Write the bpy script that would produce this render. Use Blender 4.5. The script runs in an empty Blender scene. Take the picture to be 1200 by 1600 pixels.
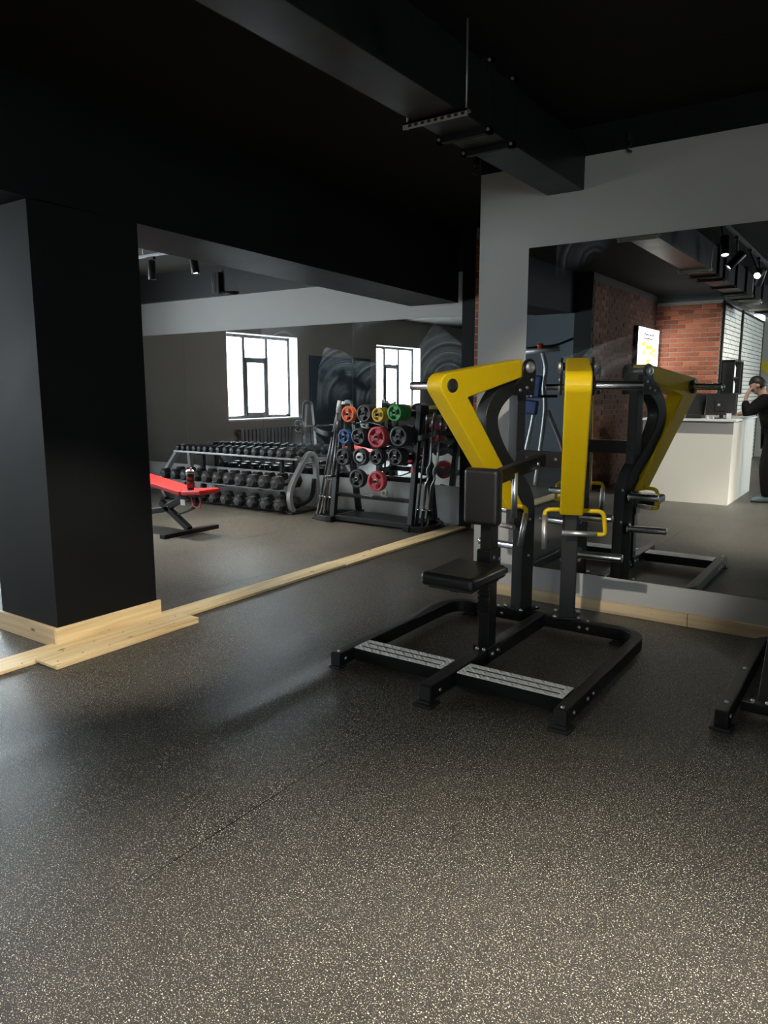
import bpy, bmesh, math, random
import numpy as np
from mathutils import Vector, Matrix
random.seed(7)
scene = bpy.context.scene
col = scene.collection
PI = math.pi

# ------------------------------------------------------------------ camera
CAM_H, PITCH, YAW, FPX = 1.5, math.radians(9.4), math.radians(34.6), 1150.0
cam_d = bpy.data.cameras.new('camera')
cam_d.sensor_fit = 'VERTICAL'; cam_d.sensor_height = 36.0
cam_d.lens = FPX / 1600 * 36.0
cam_d.clip_start = 0.02
cam = bpy.data.objects.new('camera', cam_d); col.objects.link(cam)
cam.location = (0, 0, CAM_H)
cam.rotation_euler = (math.pi / 2 - PITCH, 0, YAW)
scene.camera = cam

# ------------------------------------------------------------------ sky, daylight, exposure
SKY = 42.0
world = bpy.data.worlds.new('overcast_sky'); scene.world = world
world.use_nodes = True
bg = world.node_tree.nodes['Background']
bg.inputs['Color'].default_value = (0.86, 0.94, 1.0, 1)
bg.inputs['Strength'].default_value = SKY
vs = scene.view_settings
vs.view_transform = 'Standard'; vs.look = 'None'; vs.gamma = 1.0; vs.use_curve_mapping = False
vs.exposure = 0.0
SPOT_W = 200.0
WINDOWS = [(3.10, 5.03), (-1.57, 0.36)]          # openings in the left wall (Y range)
WZ0, WZ1 = 0.955, 2.54
XL = -10.0                                       # left wall
WINDOWS_R = [(-6.6, -4.4), (-3.3, -2.3)]          # openings in the right wall, behind the camera
XR = 3.2
for k, (y0, y1) in enumerate(WINDOWS_R):
    ld = bpy.data.lights.new('window_portal', 'AREA'); ld.shape = 'RECTANGLE'
    ld.size = WZ1 - WZ0; ld.size_y = y1 - y0; ld.cycles.is_portal = True
    lo = bpy.data.objects.new('window_portal', ld); col.objects.link(lo)
    lo.location = (XR + 0.25, (y0 + y1) / 2, (WZ0 + WZ1) / 2); lo.rotation_euler = (0, PI / 2, 0)
for k, (y0, y1) in enumerate(WINDOWS):           # portals only steer sampling of the sky to the windows
    ld = bpy.data.lights.new('window_portal', 'AREA'); ld.shape = 'RECTANGLE'
    ld.size = WZ1 - WZ0; ld.size_y = y1 - y0; ld.cycles.is_portal = True
    lo = bpy.data.objects.new('window_portal', ld); col.objects.link(lo)
    lo.location = (XL - 0.27, (y0 + y1) / 2, (WZ0 + WZ1) / 2); lo.rotation_euler = (0, -PI / 2, 0)

# ------------------------------------------------------------------ pixel helpers (photo pixel -> point on a known plane)
_F = np.array([-math.sin(YAW) * math.cos(PITCH), math.cos(YAW) * math.cos(PITCH), -math.sin(PITCH)])
_R = np.array([math.cos(YAW), math.sin(YAW), 0.0]); _U = np.cross(_R, _F); _C = np.array([0, 0, CAM_H])
def _ray(x, y): return _F * FPX + _R * (x - 600) - _U * (y - 800)
def at_z(x, y, z=0.0):
    d = _ray(x, y); return Vector(_C + d * ((z - CAM_H) / d[2]))
def at_y(x, y, Y):
    d = _ray(x, y); return Vector(_C + d * (Y / d[1]))
def at_x(x, y, X):
    d = _ray(x, y); return Vector(_C + d * (X / d[0]))

# ------------------------------------------------------------------ mesh helpers
class MB:
    def __init__(s): s.v = []; s.f = []; s.sm = []
    def add(s, vs, fs, smooth=False):
        o = len(s.v); s.v += [Vector(p) for p in vs]
        for f in fs: s.f.append([i + o for i in f]); s.sm.append(smooth)
        return s
    def box(s, x0, x1, y0, y1, z0, z1):
        return s.add([(x0,y0,z0),(x1,y0,z0),(x1,y1,z0),(x0,y1,z0),(x0,y0,z1),(x1,y0,z1),(x1,y1,z1),(x0,y1,z1)],
                     [(0,3,2,1),(4,5,6,7),(0,1,5,4),(1,2,6,5),(2,3,7,6),(3,0,4,7)])
    def cbox(s, c, size, rot=None):
        m = rot or Matrix.Identity(3); c = Vector(c); a, b, d = [q / 2 for q in size]
        vs = [c + m @ Vector(p) for p in [(-a,-b,-d),(a,-b,-d),(a,b,-d),(-a,b,-d),(-a,-b,d),(a,-b,d),(a,b,d),(-a,b,d)]]
        return s.add(vs, [(0,3,2,1),(4,5,6,7),(0,1,5,4),(1,2,6,5),(2,3,7,6),(3,0,4,7)])
    def bar(s, p, q, w, h, up=(0,0,1)):
        p = Vector(p); q = Vector(q); t = (q - p).normalized(); u = Vector(up)
        sd = t.cross(u)
        if sd.length < 1e-4: sd = t.cross(Vector((0,1,0)))
        sd.normalize(); n = sd.cross(t)
        vs = []
        for b in (p, q):
            for a, c in ((-1,-1),(1,-1),(1,1),(-1,1)): vs.append(b + sd * (a * w / 2) + n * (c * h / 2))
        return s.add(vs, [(3,2,1,0),(4,5,6,7),(0,1,5,4),(1,2,6,5),(2,3,7,6),(3,0,4,7)])
    def sweep(s, pts, prof, B=None, smooth=True, cap=True):
        """sweep 2D profile (u,v) along pts; B fixed binormal if given"""
        pts = [Vector(p) for p in pts]; n = len(pts); m = len(prof); rings = []; prevN = None
        for i in range(n):
            t = (pts[min(i+1,n-1)] - pts[max(i-1,0)]).normalized()
            if B is not None:
                b = Vector(B).normalized(); N = b.cross(t).normalized()
            else:
                if prevN is None:
                    a = Vector((0,0,1)) if abs(t.z) < .9 else Vector((1,0,0))
                    N = t.cross(a).normalized()
                else:
                    N = (prevN - t * prevN.dot(t)).normalized()
                prevN = N; b = t.cross(N)
            sc = 1.0
            if 0 < i < n - 1:
                a1 = (pts[i]-pts[i-1]).normalized(); a2 = (pts[i+1]-pts[i]).normalized()
                cs = max(0.5, math.sqrt(max(0.0,(1 + a1.dot(a2)) / 2))); sc = 1 / cs
            rings.append([pts[i] + N * (u * sc) + b * v for u, v in prof])
        vs = [p for r in rings for p in r]; fs = []
        for i in range(n - 1):
            for j in range(m):
                k = (j + 1) % m
                fs.append((i*m+j, i*m+k, (i+1)*m+k, (i+1)*m+j))
        s.add(vs, fs, smooth)
        if cap:
            o = len(s.v) - n * m
            s.f.append([o + j for j in reversed(range(m))]); s.sm.append(False)
            s.f.append([o + (n-1)*m + j for j in range(m)]); s.sm.append(False)
        return s
    def tube(s, pts, r, seg=10): return s.sweep(pts, [(r*math.cos(2*PI*k/seg), r*math.sin(2*PI*k/seg)) for k in range(seg)])
    def cyl(s, p, q, r, seg=16): return s.tube([p, q], r, seg)
    def rtube(s, pts, w, h, B): return s.sweep(pts, [(-w/2,-h/2),(w/2,-h/2),(w/2,h/2),(-w/2,h/2)], B, smooth=False)
    def lathe(s, prof, c, axis, seg=24, smooth=True):
        """prof: (r, t) along axis from c"""
        ax = Vector(axis).normalized(); a = Vector((0,0,1)) if abs(ax.z) < .9 else Vector((1,0,0))
        u = ax.cross(a).normalized(); w = ax.cross(u); c = Vector(c); vs = []; fs = []; m = len(prof)
        for k in range(seg):
            an = 2*PI*k/seg; d = u*math.cos(an) + w*math.sin(an)
            for r, t in prof: vs.append(c + ax*t + d*r)
        for k in range(seg):
            k2 = (k+1) % seg
            for j in range(m-1): fs.append((k*m+j, k*m+j+1, k2*m+j+1, k2*m+j))
        return s.add(vs, fs, smooth)
    def prism(s, poly, O, U, V, W, t):
        """polygon in (U,V) at O extruded +-t/2 along W"""
        O, U, V, W = map(Vector, (O, U, V, W)); n = len(poly)
        vs = [O + U*a + V*b - W*(t/2) for a, b in poly] + [O + U*a + V*b + W*(t/2) for a, b in poly]
        fs = [tuple(reversed(range(n))), tuple(range(n, 2*n))] + [(i, (i+1) % n, (i+1) % n + n, i + n) for i in range(n)]
        return s.add(vs, fs)
    def build(s, name, mat, parent=None, local=False, bevel=0, loc=None, segs=2):
        off = Vector((0,0,0))
        if parent is not None and not local:
            p = parent
            while p is not None: off += p.location; p = p.parent
        if loc is not None: off = Vector(loc)
        me = bpy.data.meshes.new(name)
        me.from_pydata([v - off for v in s.v], [], s.f)
        me.polygons.foreach_set('use_smooth', s.sm)
        bm = bmesh.new(); bm.from_mesh(me); bmesh.ops.recalc_face_normals(bm, faces=bm.faces); bm.to_mesh(me); bm.free()
        me.materials.append(mat)
        o = bpy.data.objects.new(name, me); col.objects.link(o)
        if parent is not None: o.parent = parent
        elif loc is not None: o.location = loc
        if bevel:
            md = o.modifiers.new('bevel', 'BEVEL'); md.width = bevel; md.segments = segs; md.limit_method = 'ANGLE'; md.angle_limit = math.radians(50)
            me.polygons.foreach_set('use_smooth', [True]*len(me.polygons))
            md2 = o.modifiers.new('wn', 'WEIGHTED_NORMAL'); md2.keep_sharp = True
        return o

def fillet(pts, r, n=6):
    pts = [Vector(p) for p in pts]; out = [pts[0]]
    for i in range(1, len(pts)-1):
        a, b, c = pts[i-1], pts[i], pts[i+1]
        rr = min(r, (a-b).length*.49, (c-b).length*.49)
        p = b + (a-b).normalized()*rr; q = b + (c-b).normalized()*rr
        for k in range(n+1):
            t = k/n; out.append(p*(1-t)**2 + b*2*t*(1-t) + q*t*t)
    out.append(pts[-1]); return out
def smooth_path(pts, n=6):
    pts = [Vector(p) for p in pts]; out = []
    for i in range(len(pts)-1):
        p0 = pts[max(i-1,0)]; p1 = pts[i]; p2 = pts[i+1]; p3 = pts[min(i+2,len(pts)-1)]
        for k in range(n):
            t = k/n
            out.append(.5*((2*p1)+(p2-p0)*t+(2*p0-5*p1+4*p2-p3)*t*t+(3*p1-p0-3*p2+p3)*t**3))
    out.append(pts[-1]); return out
def tag(o, label=None, cat=None, group=None, kind=None):
    if label: o['label'] = label
    if cat: o['category'] = cat
    if group: o['group'] = group
    if kind: o['kind'] = kind
    return o
def thing(name, label, cat, loc=(0,0,0), rotz=0, group=None):
    o = bpy.data.objects.new(name, None); col.objects.link(o); o.empty_display_size = .1
    o.location = loc; o.rotation_euler = (0,0,rotz); return tag(o, label, cat, group)
def struct(o, label, cat=None): return tag(o, label, cat, None, 'structure')
ORD = ['first','second','third','fourth','fifth','sixth','seventh','eighth','ninth','tenth','eleventh','twelfth','thirteenth',
       'fourteenth','fifteenth','sixteenth','seventeenth','eighteenth','nineteenth','twentieth']

# ------------------------------------------------------------------ materials
def nt(name):
    m = bpy.data.materials.new(name); m.use_nodes = True; t = m.node_tree
    return m, t, t.nodes['Principled BSDF'], t.nodes.new, t.links.new
def simple(name, c, rough=.5, metal=0, noise=0, nscale=20, bump=0, bscale=200, coat=0, spec=.5):
    m, t, b, N, L = nt(name)
    b.inputs['Base Color'].default_value = (*c, 1); b.inputs['Roughness'].default_value = rough
    b.inputs['Metallic'].default_value = metal; b.inputs['Coat Weight'].default_value = coat; b.inputs['Specular IOR Level'].default_value = spec
    tc = N('ShaderNodeTexCoord')
    nz = N('ShaderNodeTexNoise'); nz.inputs['Scale'].default_value = nscale; nz.inputs['Detail'].default_value = 4
    L(tc.outputs['Object'], nz.inputs['Vector'])
    if noise:
        mx = N('ShaderNodeMix'); mx.data_type = 'RGBA'
        mx.inputs['A'].default_value = (*[q*(1-noise) for q in c], 1); mx.inputs['B'].default_value = (*[min(1,q*(1+noise)) for q in c], 1)
        L(nz.outputs['Fac'], mx.inputs['Factor']); L(mx.outputs['Result'], b.inputs['Base Color'])
    mr = N('ShaderNodeMapRange'); mr.inputs['To Min'].default_value = max(0,rough-.06); mr.inputs['To Max'].default_value = min(1,rough+.06)
    L(nz.outputs['Fac'], mr.inputs['Value']); L(mr.outputs['Result'], b.inputs['Roughness'])
    if bump:
        n2 = N('ShaderNodeTexNoise'); n2.inputs['Scale'].default_value = bscale; n2.inputs['Detail'].default_value = 2
        L(tc.outputs['Object'], n2.inputs['Vector'])
        bp = N('ShaderNodeBump'); bp.inputs['Strength'].default_value = bump; bp.inputs['Distance'].default_value = .002
        L(n2.outputs['Fac'], bp.inputs['Height']); L(bp.outputs['Normal'], b.inputs['Normal'])
    return m
def emis(name, c, s):
    m, t, b, N, L = nt(name)
    b.inputs['Base Color'].default_value = (*c, 1); b.inputs['Emission Color'].default_value = (*c, 1); b.inputs['Emission Strength'].default_value = s
    return m
def rubber_floor(name, base, fleck, dens):
    m, t, b, N, L = nt(name)
    tc = N('ShaderNodeTexCoord')
    def flecks(scale, lo, seed):
        mp = N('ShaderNodeMapping'); mp.inputs['Location'].default_value = (seed, seed*2.3, 0); L(tc.outputs['Object'], mp.inputs['Vector'])
        nz = N('ShaderNodeTexNoise'); nz.inputs['Scale'].default_value = scale; nz.inputs['Detail'].default_value = 1.5; nz.inputs['Distortion'].default_value = .6
        L(mp.outputs['Vector'], nz.inputs['Vector'])
        r = N('ShaderNodeMapRange'); r.interpolation_type = 'SMOOTHSTEP'; r.inputs['From Min'].default_value = lo; r.inputs['From Max'].default_value = lo+.05
        L(nz.outputs['Fac'], r.inputs['Value']); return r.outputs['Result']
    a = flecks(230, dens, 3.1); c2 = flecks(400, dens+.03, 7.7)
    mxm = N('ShaderNodeMath'); mxm.operation = 'MAXIMUM'; L(a, mxm.inputs[0]); L(c2, mxm.inputs[1])
    big = N('ShaderNodeTexNoise'); big.inputs['Scale'].default_value = 1.3; big.inputs['Detail'].default_value = 4; L(tc.outputs['Object'], big.inputs['Vector'])
    bm_ = N('ShaderNodeMix'); bm_.data_type = 'RGBA'; bm_.inputs['A'].default_value = (*[q*.8 for q in base],1); bm_.inputs['B'].default_value = (*[q*1.25 for q in base],1)
    L(big.outputs['Fac'], bm_.inputs['Factor'])
    mx = N('ShaderNodeMix'); mx.data_type = 'RGBA'; mx.inputs['B'].default_value = (*fleck,1)
    L(mxm.outputs[0], mx.inputs['Factor']); L(bm_.outputs['Result'], mx.inputs['A']); L(mx.outputs['Result'], b.inputs['Base Color'])
    rr = N('ShaderNodeMapRange'); rr.inputs['To Min'].default_value = .36; rr.inputs['To Max'].default_value = .54
    L(big.outputs['Fac'], rr.inputs['Value']); L(rr.outputs['Result'], b.inputs['Roughness'])
    n2 = N('ShaderNodeTexNoise'); n2.inputs['Scale'].default_value = 170; n2.inputs['Detail'].default_value = 2; L(tc.outputs['Object'], n2.inputs['Vector'])
    bp = N('ShaderNodeBump'); bp.inputs['Strength'].default_value = .35; bp.inputs['Distance'].default_value = .003
    L(n2.outputs['Fac'], bp.inputs['Height']); L(bp.outputs['Normal'], b.inputs['Normal'])
    b.inputs['Specular IOR Level'].default_value = .5
    return m
def wood(name, axis=1, c0=(.66,.47,.22), c1=(.90,.72,.42)):
    m, t, b, N, L = nt(name)
    tc = N('ShaderNodeTexCoord'); mp = N('ShaderNodeMapping')
    sc = [26.0]*3; sc[axis] = 1.6; mp.inputs['Scale'].default_value = sc; L(tc.outputs['Object'], mp.inputs['Vector'])
    nz = N('ShaderNodeTexNoise'); nz.inputs['Scale'].default_value = 1; nz.inputs['Detail'].default_value = 5; L(mp.outputs['Vector'], nz.inputs['Vector'])
    cr = N('ShaderNodeValToRGB'); cr.color_ramp.elements[0].color = (*c0,1); cr.color_ramp.elements[0].position = .3
    cr.color_ramp.elements[1].color = (*c1,1); cr.color_ramp.elements[1].position = .62
    L(nz.outputs['Fac'], cr.inputs['Fac'])
    mp2 = N('ShaderNodeMapping'); s2 = [9.0]*3; s2[axis] = 3.5; mp2.inputs['Scale'].default_value = s2; L(tc.outputs['Object'], mp2.inputs['Vector'])
    vo = N('ShaderNodeTexVoronoi'); vo.inputs['Scale'].default_value = 1; L(mp2.outputs['Vector'], vo.inputs['Vector'])
    kr = N('ShaderNodeMapRange'); kr.inputs['From Min'].default_value = .05; kr.inputs['From Max'].default_value = .11; L(vo.outputs['Distance'], kr.inputs['Value'])
    mx = N('ShaderNodeMix'); mx.data_type = 'RGBA'; mx.inputs['A'].default_value = (.2,.09,.035,1); L(kr.outputs['Result'], mx.inputs['Factor']); L(cr.outputs['Color'], mx.inputs['B'])
    L(mx.outputs['Result'], b.inputs['Base Color']); b.inputs['Roughness'].default_value = .55
    return m
def mirror(name, smear_centres, amount):
    """silvered glass with dried wiping marks in arcs"""
    m, t, b, N, L = nt(name)
    b.inputs['Base Color'].default_value = (.80,.83,.83,1); b.inputs['Metallic'].default_value = 1; b.inputs['Roughness'].default_value = 0.0
    df = N('ShaderNodeBsdfDiffuse'); df.inputs['Color'].default_value = (.75,.82,.9,1)  # wiping film; its bluish tint stands in for scattered window light
    tc = N('ShaderNodeTexCoord'); geo = N('ShaderNodeNewGeometry')
    nz = N('ShaderNodeTexNoise'); nz.inputs['Scale'].default_value = 2.2; nz.inputs['Detail'].default_value = 3; L(geo.outputs['Position'], nz.inputs['Vector'])
    vo = N('ShaderNodeTexVoronoi'); vo.inputs['Scale'].default_value = 1.15; vo.inputs['Randomness'].default_value = .9; L(geo.outputs['Position'], vo.inputs['Vector'])
    n3 = N('ShaderNodeTexNoise'); n3.inputs['Scale'].default_value = 22; n3.inputs['Detail'].default_value = 5; n3.inputs['Roughness'].default_value = .75
    cmb = N('ShaderNodeCombineXYZ'); L(vo.outputs['Distance'], cmb.inputs[0]); L(cmb.outputs[0], n3.inputs['Vector'])
    s2 = N('ShaderNodeMath'); s2.operation = 'MULTIPLY_ADD'; L(n3.outputs['Fac'], s2.inputs[0]); s2.inputs[1].default_value = 1.0; s2.inputs[2].default_value = 0.0
    r1 = N('ShaderNodeMapRange'); r1.interpolation_type = 'SMOOTHSTEP'; r1.inputs['From Min'].default_value = .36; r1.inputs['From Max'].default_value = .74; L(s2.outputs[0], r1.inputs['Value'])
    r2 = N('ShaderNodeMapRange'); r2.interpolation_type = 'SMOOTHSTEP'; r2.inputs['From Min'].default_value = .33; r2.inputs['From Max'].default_value = .52; L(nz.outputs['Fac'], r2.inputs['Value'])
    prev = None
    for (c, rad) in smear_centres:
        d = N('ShaderNodeVectorMath'); d.operation = 'DISTANCE'; L(geo.outputs['Position'], d.inputs[0]); d.inputs[1].default_value = c
        mr = N('ShaderNodeMapRange'); mr.interpolation_type = 'SMOOTHSTEP'; mr.inputs['From Min'].default_value = rad; mr.inputs['From Max'].default_value = rad*.35; L(d.outputs['Value'], mr.inputs['Value'])
        if prev is None: prev = mr.outputs['Result']
        else:
            mm = N('ShaderNodeMath'); mm.operation = 'MAXIMUM'; L(prev, mm.inputs[0]); L(mr.outputs['Result'], mm.inputs[1]); prev = mm.outputs[0]
    dl = N('ShaderNodeVectorMath'); dl.operation = 'SUBTRACT'; L(geo.outputs['Position'], dl.inputs[0]); L(vo.outputs['Position'], dl.inputs[1])
    nd = N('ShaderNodeVectorMath'); nd.operation = 'NORMALIZE'; L(dl.outputs['Vector'], nd.inputs[0])
    dt_ = N('ShaderNodeVectorMath'); dt_.operation = 'DOT_PRODUCT'; L(nd.outputs['Vector'], dt_.inputs[0]); dt_.inputs[1].default_value = (-.45, 0, .89)
    r3 = N('ShaderNodeMapRange'); r3.interpolation_type = 'SMOOTHSTEP'; r3.inputs['From Min'].default_value = .0; r3.inputs['From Max'].default_value = .75; L(dt_.outputs['Value'], r3.inputs['Value'])
    p0 = N('ShaderNodeMath'); p0.operation = 'MULTIPLY'; L(r1.outputs['Result'], p0.inputs[0]); L(r3.outputs['Result'], p0.inputs[1])
    p1 = N('ShaderNodeMath'); p1.operation = 'MULTIPLY'; L(p0.outputs[0], p1.inputs[0]); L(r2.outputs['Result'], p1.inputs[1])
    p2 = N('ShaderNodeMath'); p2.operation = 'MULTIPLY'; L(p1.outputs[0], p2.inputs[0]); L(prev, p2.inputs[1])
    p3 = N('ShaderNodeMath'); p3.operation = 'MULTIPLY'; L(p2.outputs[0], p3.inputs[0]); p3.inputs[1].default_value = amount
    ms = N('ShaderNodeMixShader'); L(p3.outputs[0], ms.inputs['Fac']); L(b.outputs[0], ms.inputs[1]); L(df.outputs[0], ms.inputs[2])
    L(ms.outputs[0], t.nodes['Material Output'].inputs['Surface'])
    return m
def brickmat(name, c, var):
    m, t, b, N, L = nt(name)
    oi = N('ShaderNodeObjectInfo'); tc = N('ShaderNodeTexCoord')
    nz = N('ShaderNodeTexNoise'); nz.inputs['Scale'].default_value = 22; nz.inputs['Detail'].default_value = 4; L(tc.outputs['Object'], nz.inputs['Vector'])
    ad = N('ShaderNodeMath'); ad.operation = 'MULTIPLY_ADD'; L(oi.outputs['Random'], ad.inputs[0]); ad.inputs[1].default_value = .55; 
    ad2 = N('ShaderNodeMath'); ad2.operation = 'MULTIPLY'; L(nz.outputs['Fac'], ad2.inputs[0]); ad2.inputs[1].default_value = .6; L(ad2.outputs[0], ad.inputs[2])
    cr = N('ShaderNodeValToRGB'); e = cr.color_ramp.elements
    e[0].position = .15; e[0].color = (*[q*(1-var) for q in c],1); e[1].position = .85; e[1].color = (*[min(1,q*(1+var*.6)) for q in c],1)
    L(ad.outputs[0], cr.inputs['Fac']); L(cr.outputs['Color'], b.inputs['Base Color']); b.inputs['Roughness'].default_value = .85; b.inputs['Specular IOR Level'].default_value = .2
    bp = N('ShaderNodeBump'); bp.inputs['Strength'].default_value = .5; bp.inputs['Distance'].default_value = .004; L(nz.outputs['Fac'], bp.inputs['Height']); L(bp.outputs['Normal'], b.inputs['Normal'])
    return m
def treadplate(name):
    m, t, b, N, L = nt(name)
    tc = N('ShaderNodeTexCoord'); w = N('ShaderNodeTexWave'); w.inputs['Scale'].default_value = 22; w.bands_direction = 'DIAGONAL'; w.inputs['Distortion'].default_value = 1.0
    L(tc.outputs['Object'], w.inputs['Vector'])
    ch = N('ShaderNodeTexChecker'); ch.inputs['Scale'].default_value = 34; L(tc.outputs['Object'], ch.inputs['Vector'])
    mu = N('ShaderNodeMath'); mu.operation = 'MULTIPLY'; L(w.outputs['Fac'], mu.inputs[0]); L(ch.outputs['Fac'], mu.inputs[1])
    bp = N('ShaderNodeBump'); bp.inputs['Strength'].default_value = 1; bp.inputs['Distance'].default_value = .004; L(mu.outputs[0], bp.inputs['Height']); L(bp.outputs['Normal'], b.inputs['Normal'])
    b.inputs['Base Color'].default_value = (.93,.90,.84,1); b.inputs['Metallic'].default_value = .15; b.inputs['Roughness'].default_value = .42
    return m

M = dict(
    floor=rubber_floor('rubber_floor', (.026,.024,.021), (.72,.66,.53), .622),
    subfloor=simple('concrete_subfloor', (.02,.02,.02), .9),
    grey=simple('grey_wall_paint', (.40,.40,.39), .75, noise=.06, nscale=3, bump=.15, bscale=120),
    taupe=simple('taupe_wall_paint', (.40,.375,.335), .8, noise=.05, nscale=3),
    greyblue=simple('blue_grey_wall_paint', (.16,.19,.22), .8, noise=.05, nscale=3),
    ceil=simple('black_ceiling_paint', (.006,.0055,.005), .85, spec=.2, noise=.25, nscale=2, bump=.3, bscale=30),
    ceil_l=simple('brown_black_ceiling_paint', (.05,.045,.042), .85, noise=.15, nscale=2),
    black=simple('black_wall_paint', (.0065,.0068,.0075), .62, noise=.35, nscale=2.5, bump=.2, bscale=60, spec=.15),
    wood_y=wood('pine_board_y', 1), wood_x=wood('pine_board_x', 0, (.42,.30,.17), (.62,.48,.30)),
    powder=simple('black_powder_coat', (.009,.009,.0095), .36, bump=.15, bscale=400, spec=.35),
    satin=simple('dark_grey_metal', (.015,.016,.017), .42, bump=.1, bscale=300, spec=.35),
    yellow=simple('yellow_powder_coat', (.62,.43,.006), .30, noise=.05, nscale=30, bump=.08, bscale=350, coat=.0, spec=.35),
    steel=simple('worn_bar_steel', (.20,.20,.205), .34, metal=1, noise=.2, nscale=60),
    chrome=simple('chrome', (.62,.62,.63), .22, metal=1),
    alu=simple('brushed_aluminium_grip', (.60,.60,.60), .42, metal=.9, noise=.08, nscale=80),
    vinyl=simple('black_vinyl', (.010,.010,.011), .34, bump=.25, bscale=250),
    red_vinyl=simple('red_vinyl', (.62,.03,.03), .38, bump=.2, bscale=250),
    blue_vinyl=simple('blue_vinyl', (.02,.055,.19), .38, bump=.2, bscale=250),
    tread=treadplate('diamond_tread_plate'),
    bolt=simple('zinc_bolt', (.65,.64,.62), .3, metal=1),
    rubber=simple('black_rubber', (.016,.016,.017), .48, noise=.2, nscale=40, bump=.2, bscale=200),
    silver=simple('silver_grey_paint', (.42,.43,.44), .35, metal=.55),
    white=simple('white_plastic', (.75,.76,.76), .4),
    cream=simple('cream_laminate', (.72,.69,.62), .45, noise=.02, nscale=3),
    band=simple('grey_laminate', (.20,.20,.20), .45),
    frame=simple('dark_brown_window_frame', (.05,.042,.038), .45),
    reveal=simple('white_reveal_plaster', (.8,.81,.8), .7),
    duct=simple('painted_duct_metal', (.018,.018,.019), .38, metal=.3, noise=.15, nscale=6, bump=.1, bscale=20, spec=.15),
    galv=simple('galvanised_strap', (.35,.33,.29), .45, metal=.7),
    mortar=simple('mortar', (.34,.31,.28), .9, noise=.15, nscale=30),
    darkmortar=simple('dark_mortar', (.035,.032,.03), .9),
    brick_red=brickmat('red_brick', (.36,.115,.065), .6),
    brick_white=brickmat('white_painted_brick', (.68,.66,.60), .25),
    brick_dark=brickmat('brown_brick', (.075,.032,.02), .6),
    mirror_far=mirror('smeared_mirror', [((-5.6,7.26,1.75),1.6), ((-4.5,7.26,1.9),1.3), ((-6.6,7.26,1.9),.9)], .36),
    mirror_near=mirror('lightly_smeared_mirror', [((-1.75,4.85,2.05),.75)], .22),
    navy=simple('dark_navy_paint', (.045,.075,.10), .5),
    sign_white=emis('sign_lightbox', (1,1,1), 5.0),
    sign_yellow=emis('sign_yellow_print', (.95,.9,.05), 2.2),
    sign_blue=simple('sign_blue_print', (.03,.04,.16), .5),
    lamp=emis('lamp_lens', (1,.95,.86), 22.0),
    orange=simple('orange_plate', (.72,.14,.03), .45), p_yellow=simple('yellow_plate', (.68,.45,.04), .45), p_green=simple('green_plate', (.04,.30,.06), .45),
    p_blue=simple('blue_plate', (.03,.10,.26), .45), p_red=simple('red_plate', (.50,.045,.06), .45), p_black=simple('black_plate', (.022,.022,.024), .45),
    skin=simple('skin', (.52,.31,.22), .5), cloth=simple('black_jacket_cloth', (.008,.008,.009), .9, bump=.3, bscale=90, spec=.15),
    trousers=simple('black_trouser_cloth', (.009,.009,.010), .9, spec=.15), hair=simple('dark_hair', (.012,.009,.008), .55), shoe=simple('grey_blue_shoe', (.16,.24,.27), .6),
    clear=simple('cloudy_acrylic', (.55,.57,.5), .2), stripe=simple('yellow_wall_stripe', (.55,.42,.02), .7),
    redprint=simple('red_print', (.6,.05,.04), .5), screen=simple('black_screen_plastic', (.02,.02,.021), .3),
)

def pane_glass(name):
    m, t, b, N, L = nt(name)
    tr = N('ShaderNodeBsdfTransparent'); tr.inputs['Color'].default_value = (.97,.985,.98,1)
    gl = N('ShaderNodeBsdfGlossy'); gl.inputs['Roughness'].default_value = .02
    ms = N('ShaderNodeMixShader'); ms.inputs['Fac'].default_value = .05
    L(tr.outputs[0], ms.inputs[1]); L(gl.outputs[0], ms.inputs[2]); L(ms.outputs[0], t.nodes['Material Output'].inputs['Surface'])
    return m
M['glass'] = pane_glass('window_glass')

# ================================================================== ROOM SHELL
W = 4.86            # mirror wall of the front room
YF = 7.28           # far wall of the dumbbell room
CZ = 3.15
YB, YS = -9.0, -6.0
def add_struct(name, boxes, mat, label, parent=None):
    b = MB()
    for q in boxes: b.box(*q)
    o = b.build(name, mat, parent)
    if parent is None: struct(o, label)
    return o
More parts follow.
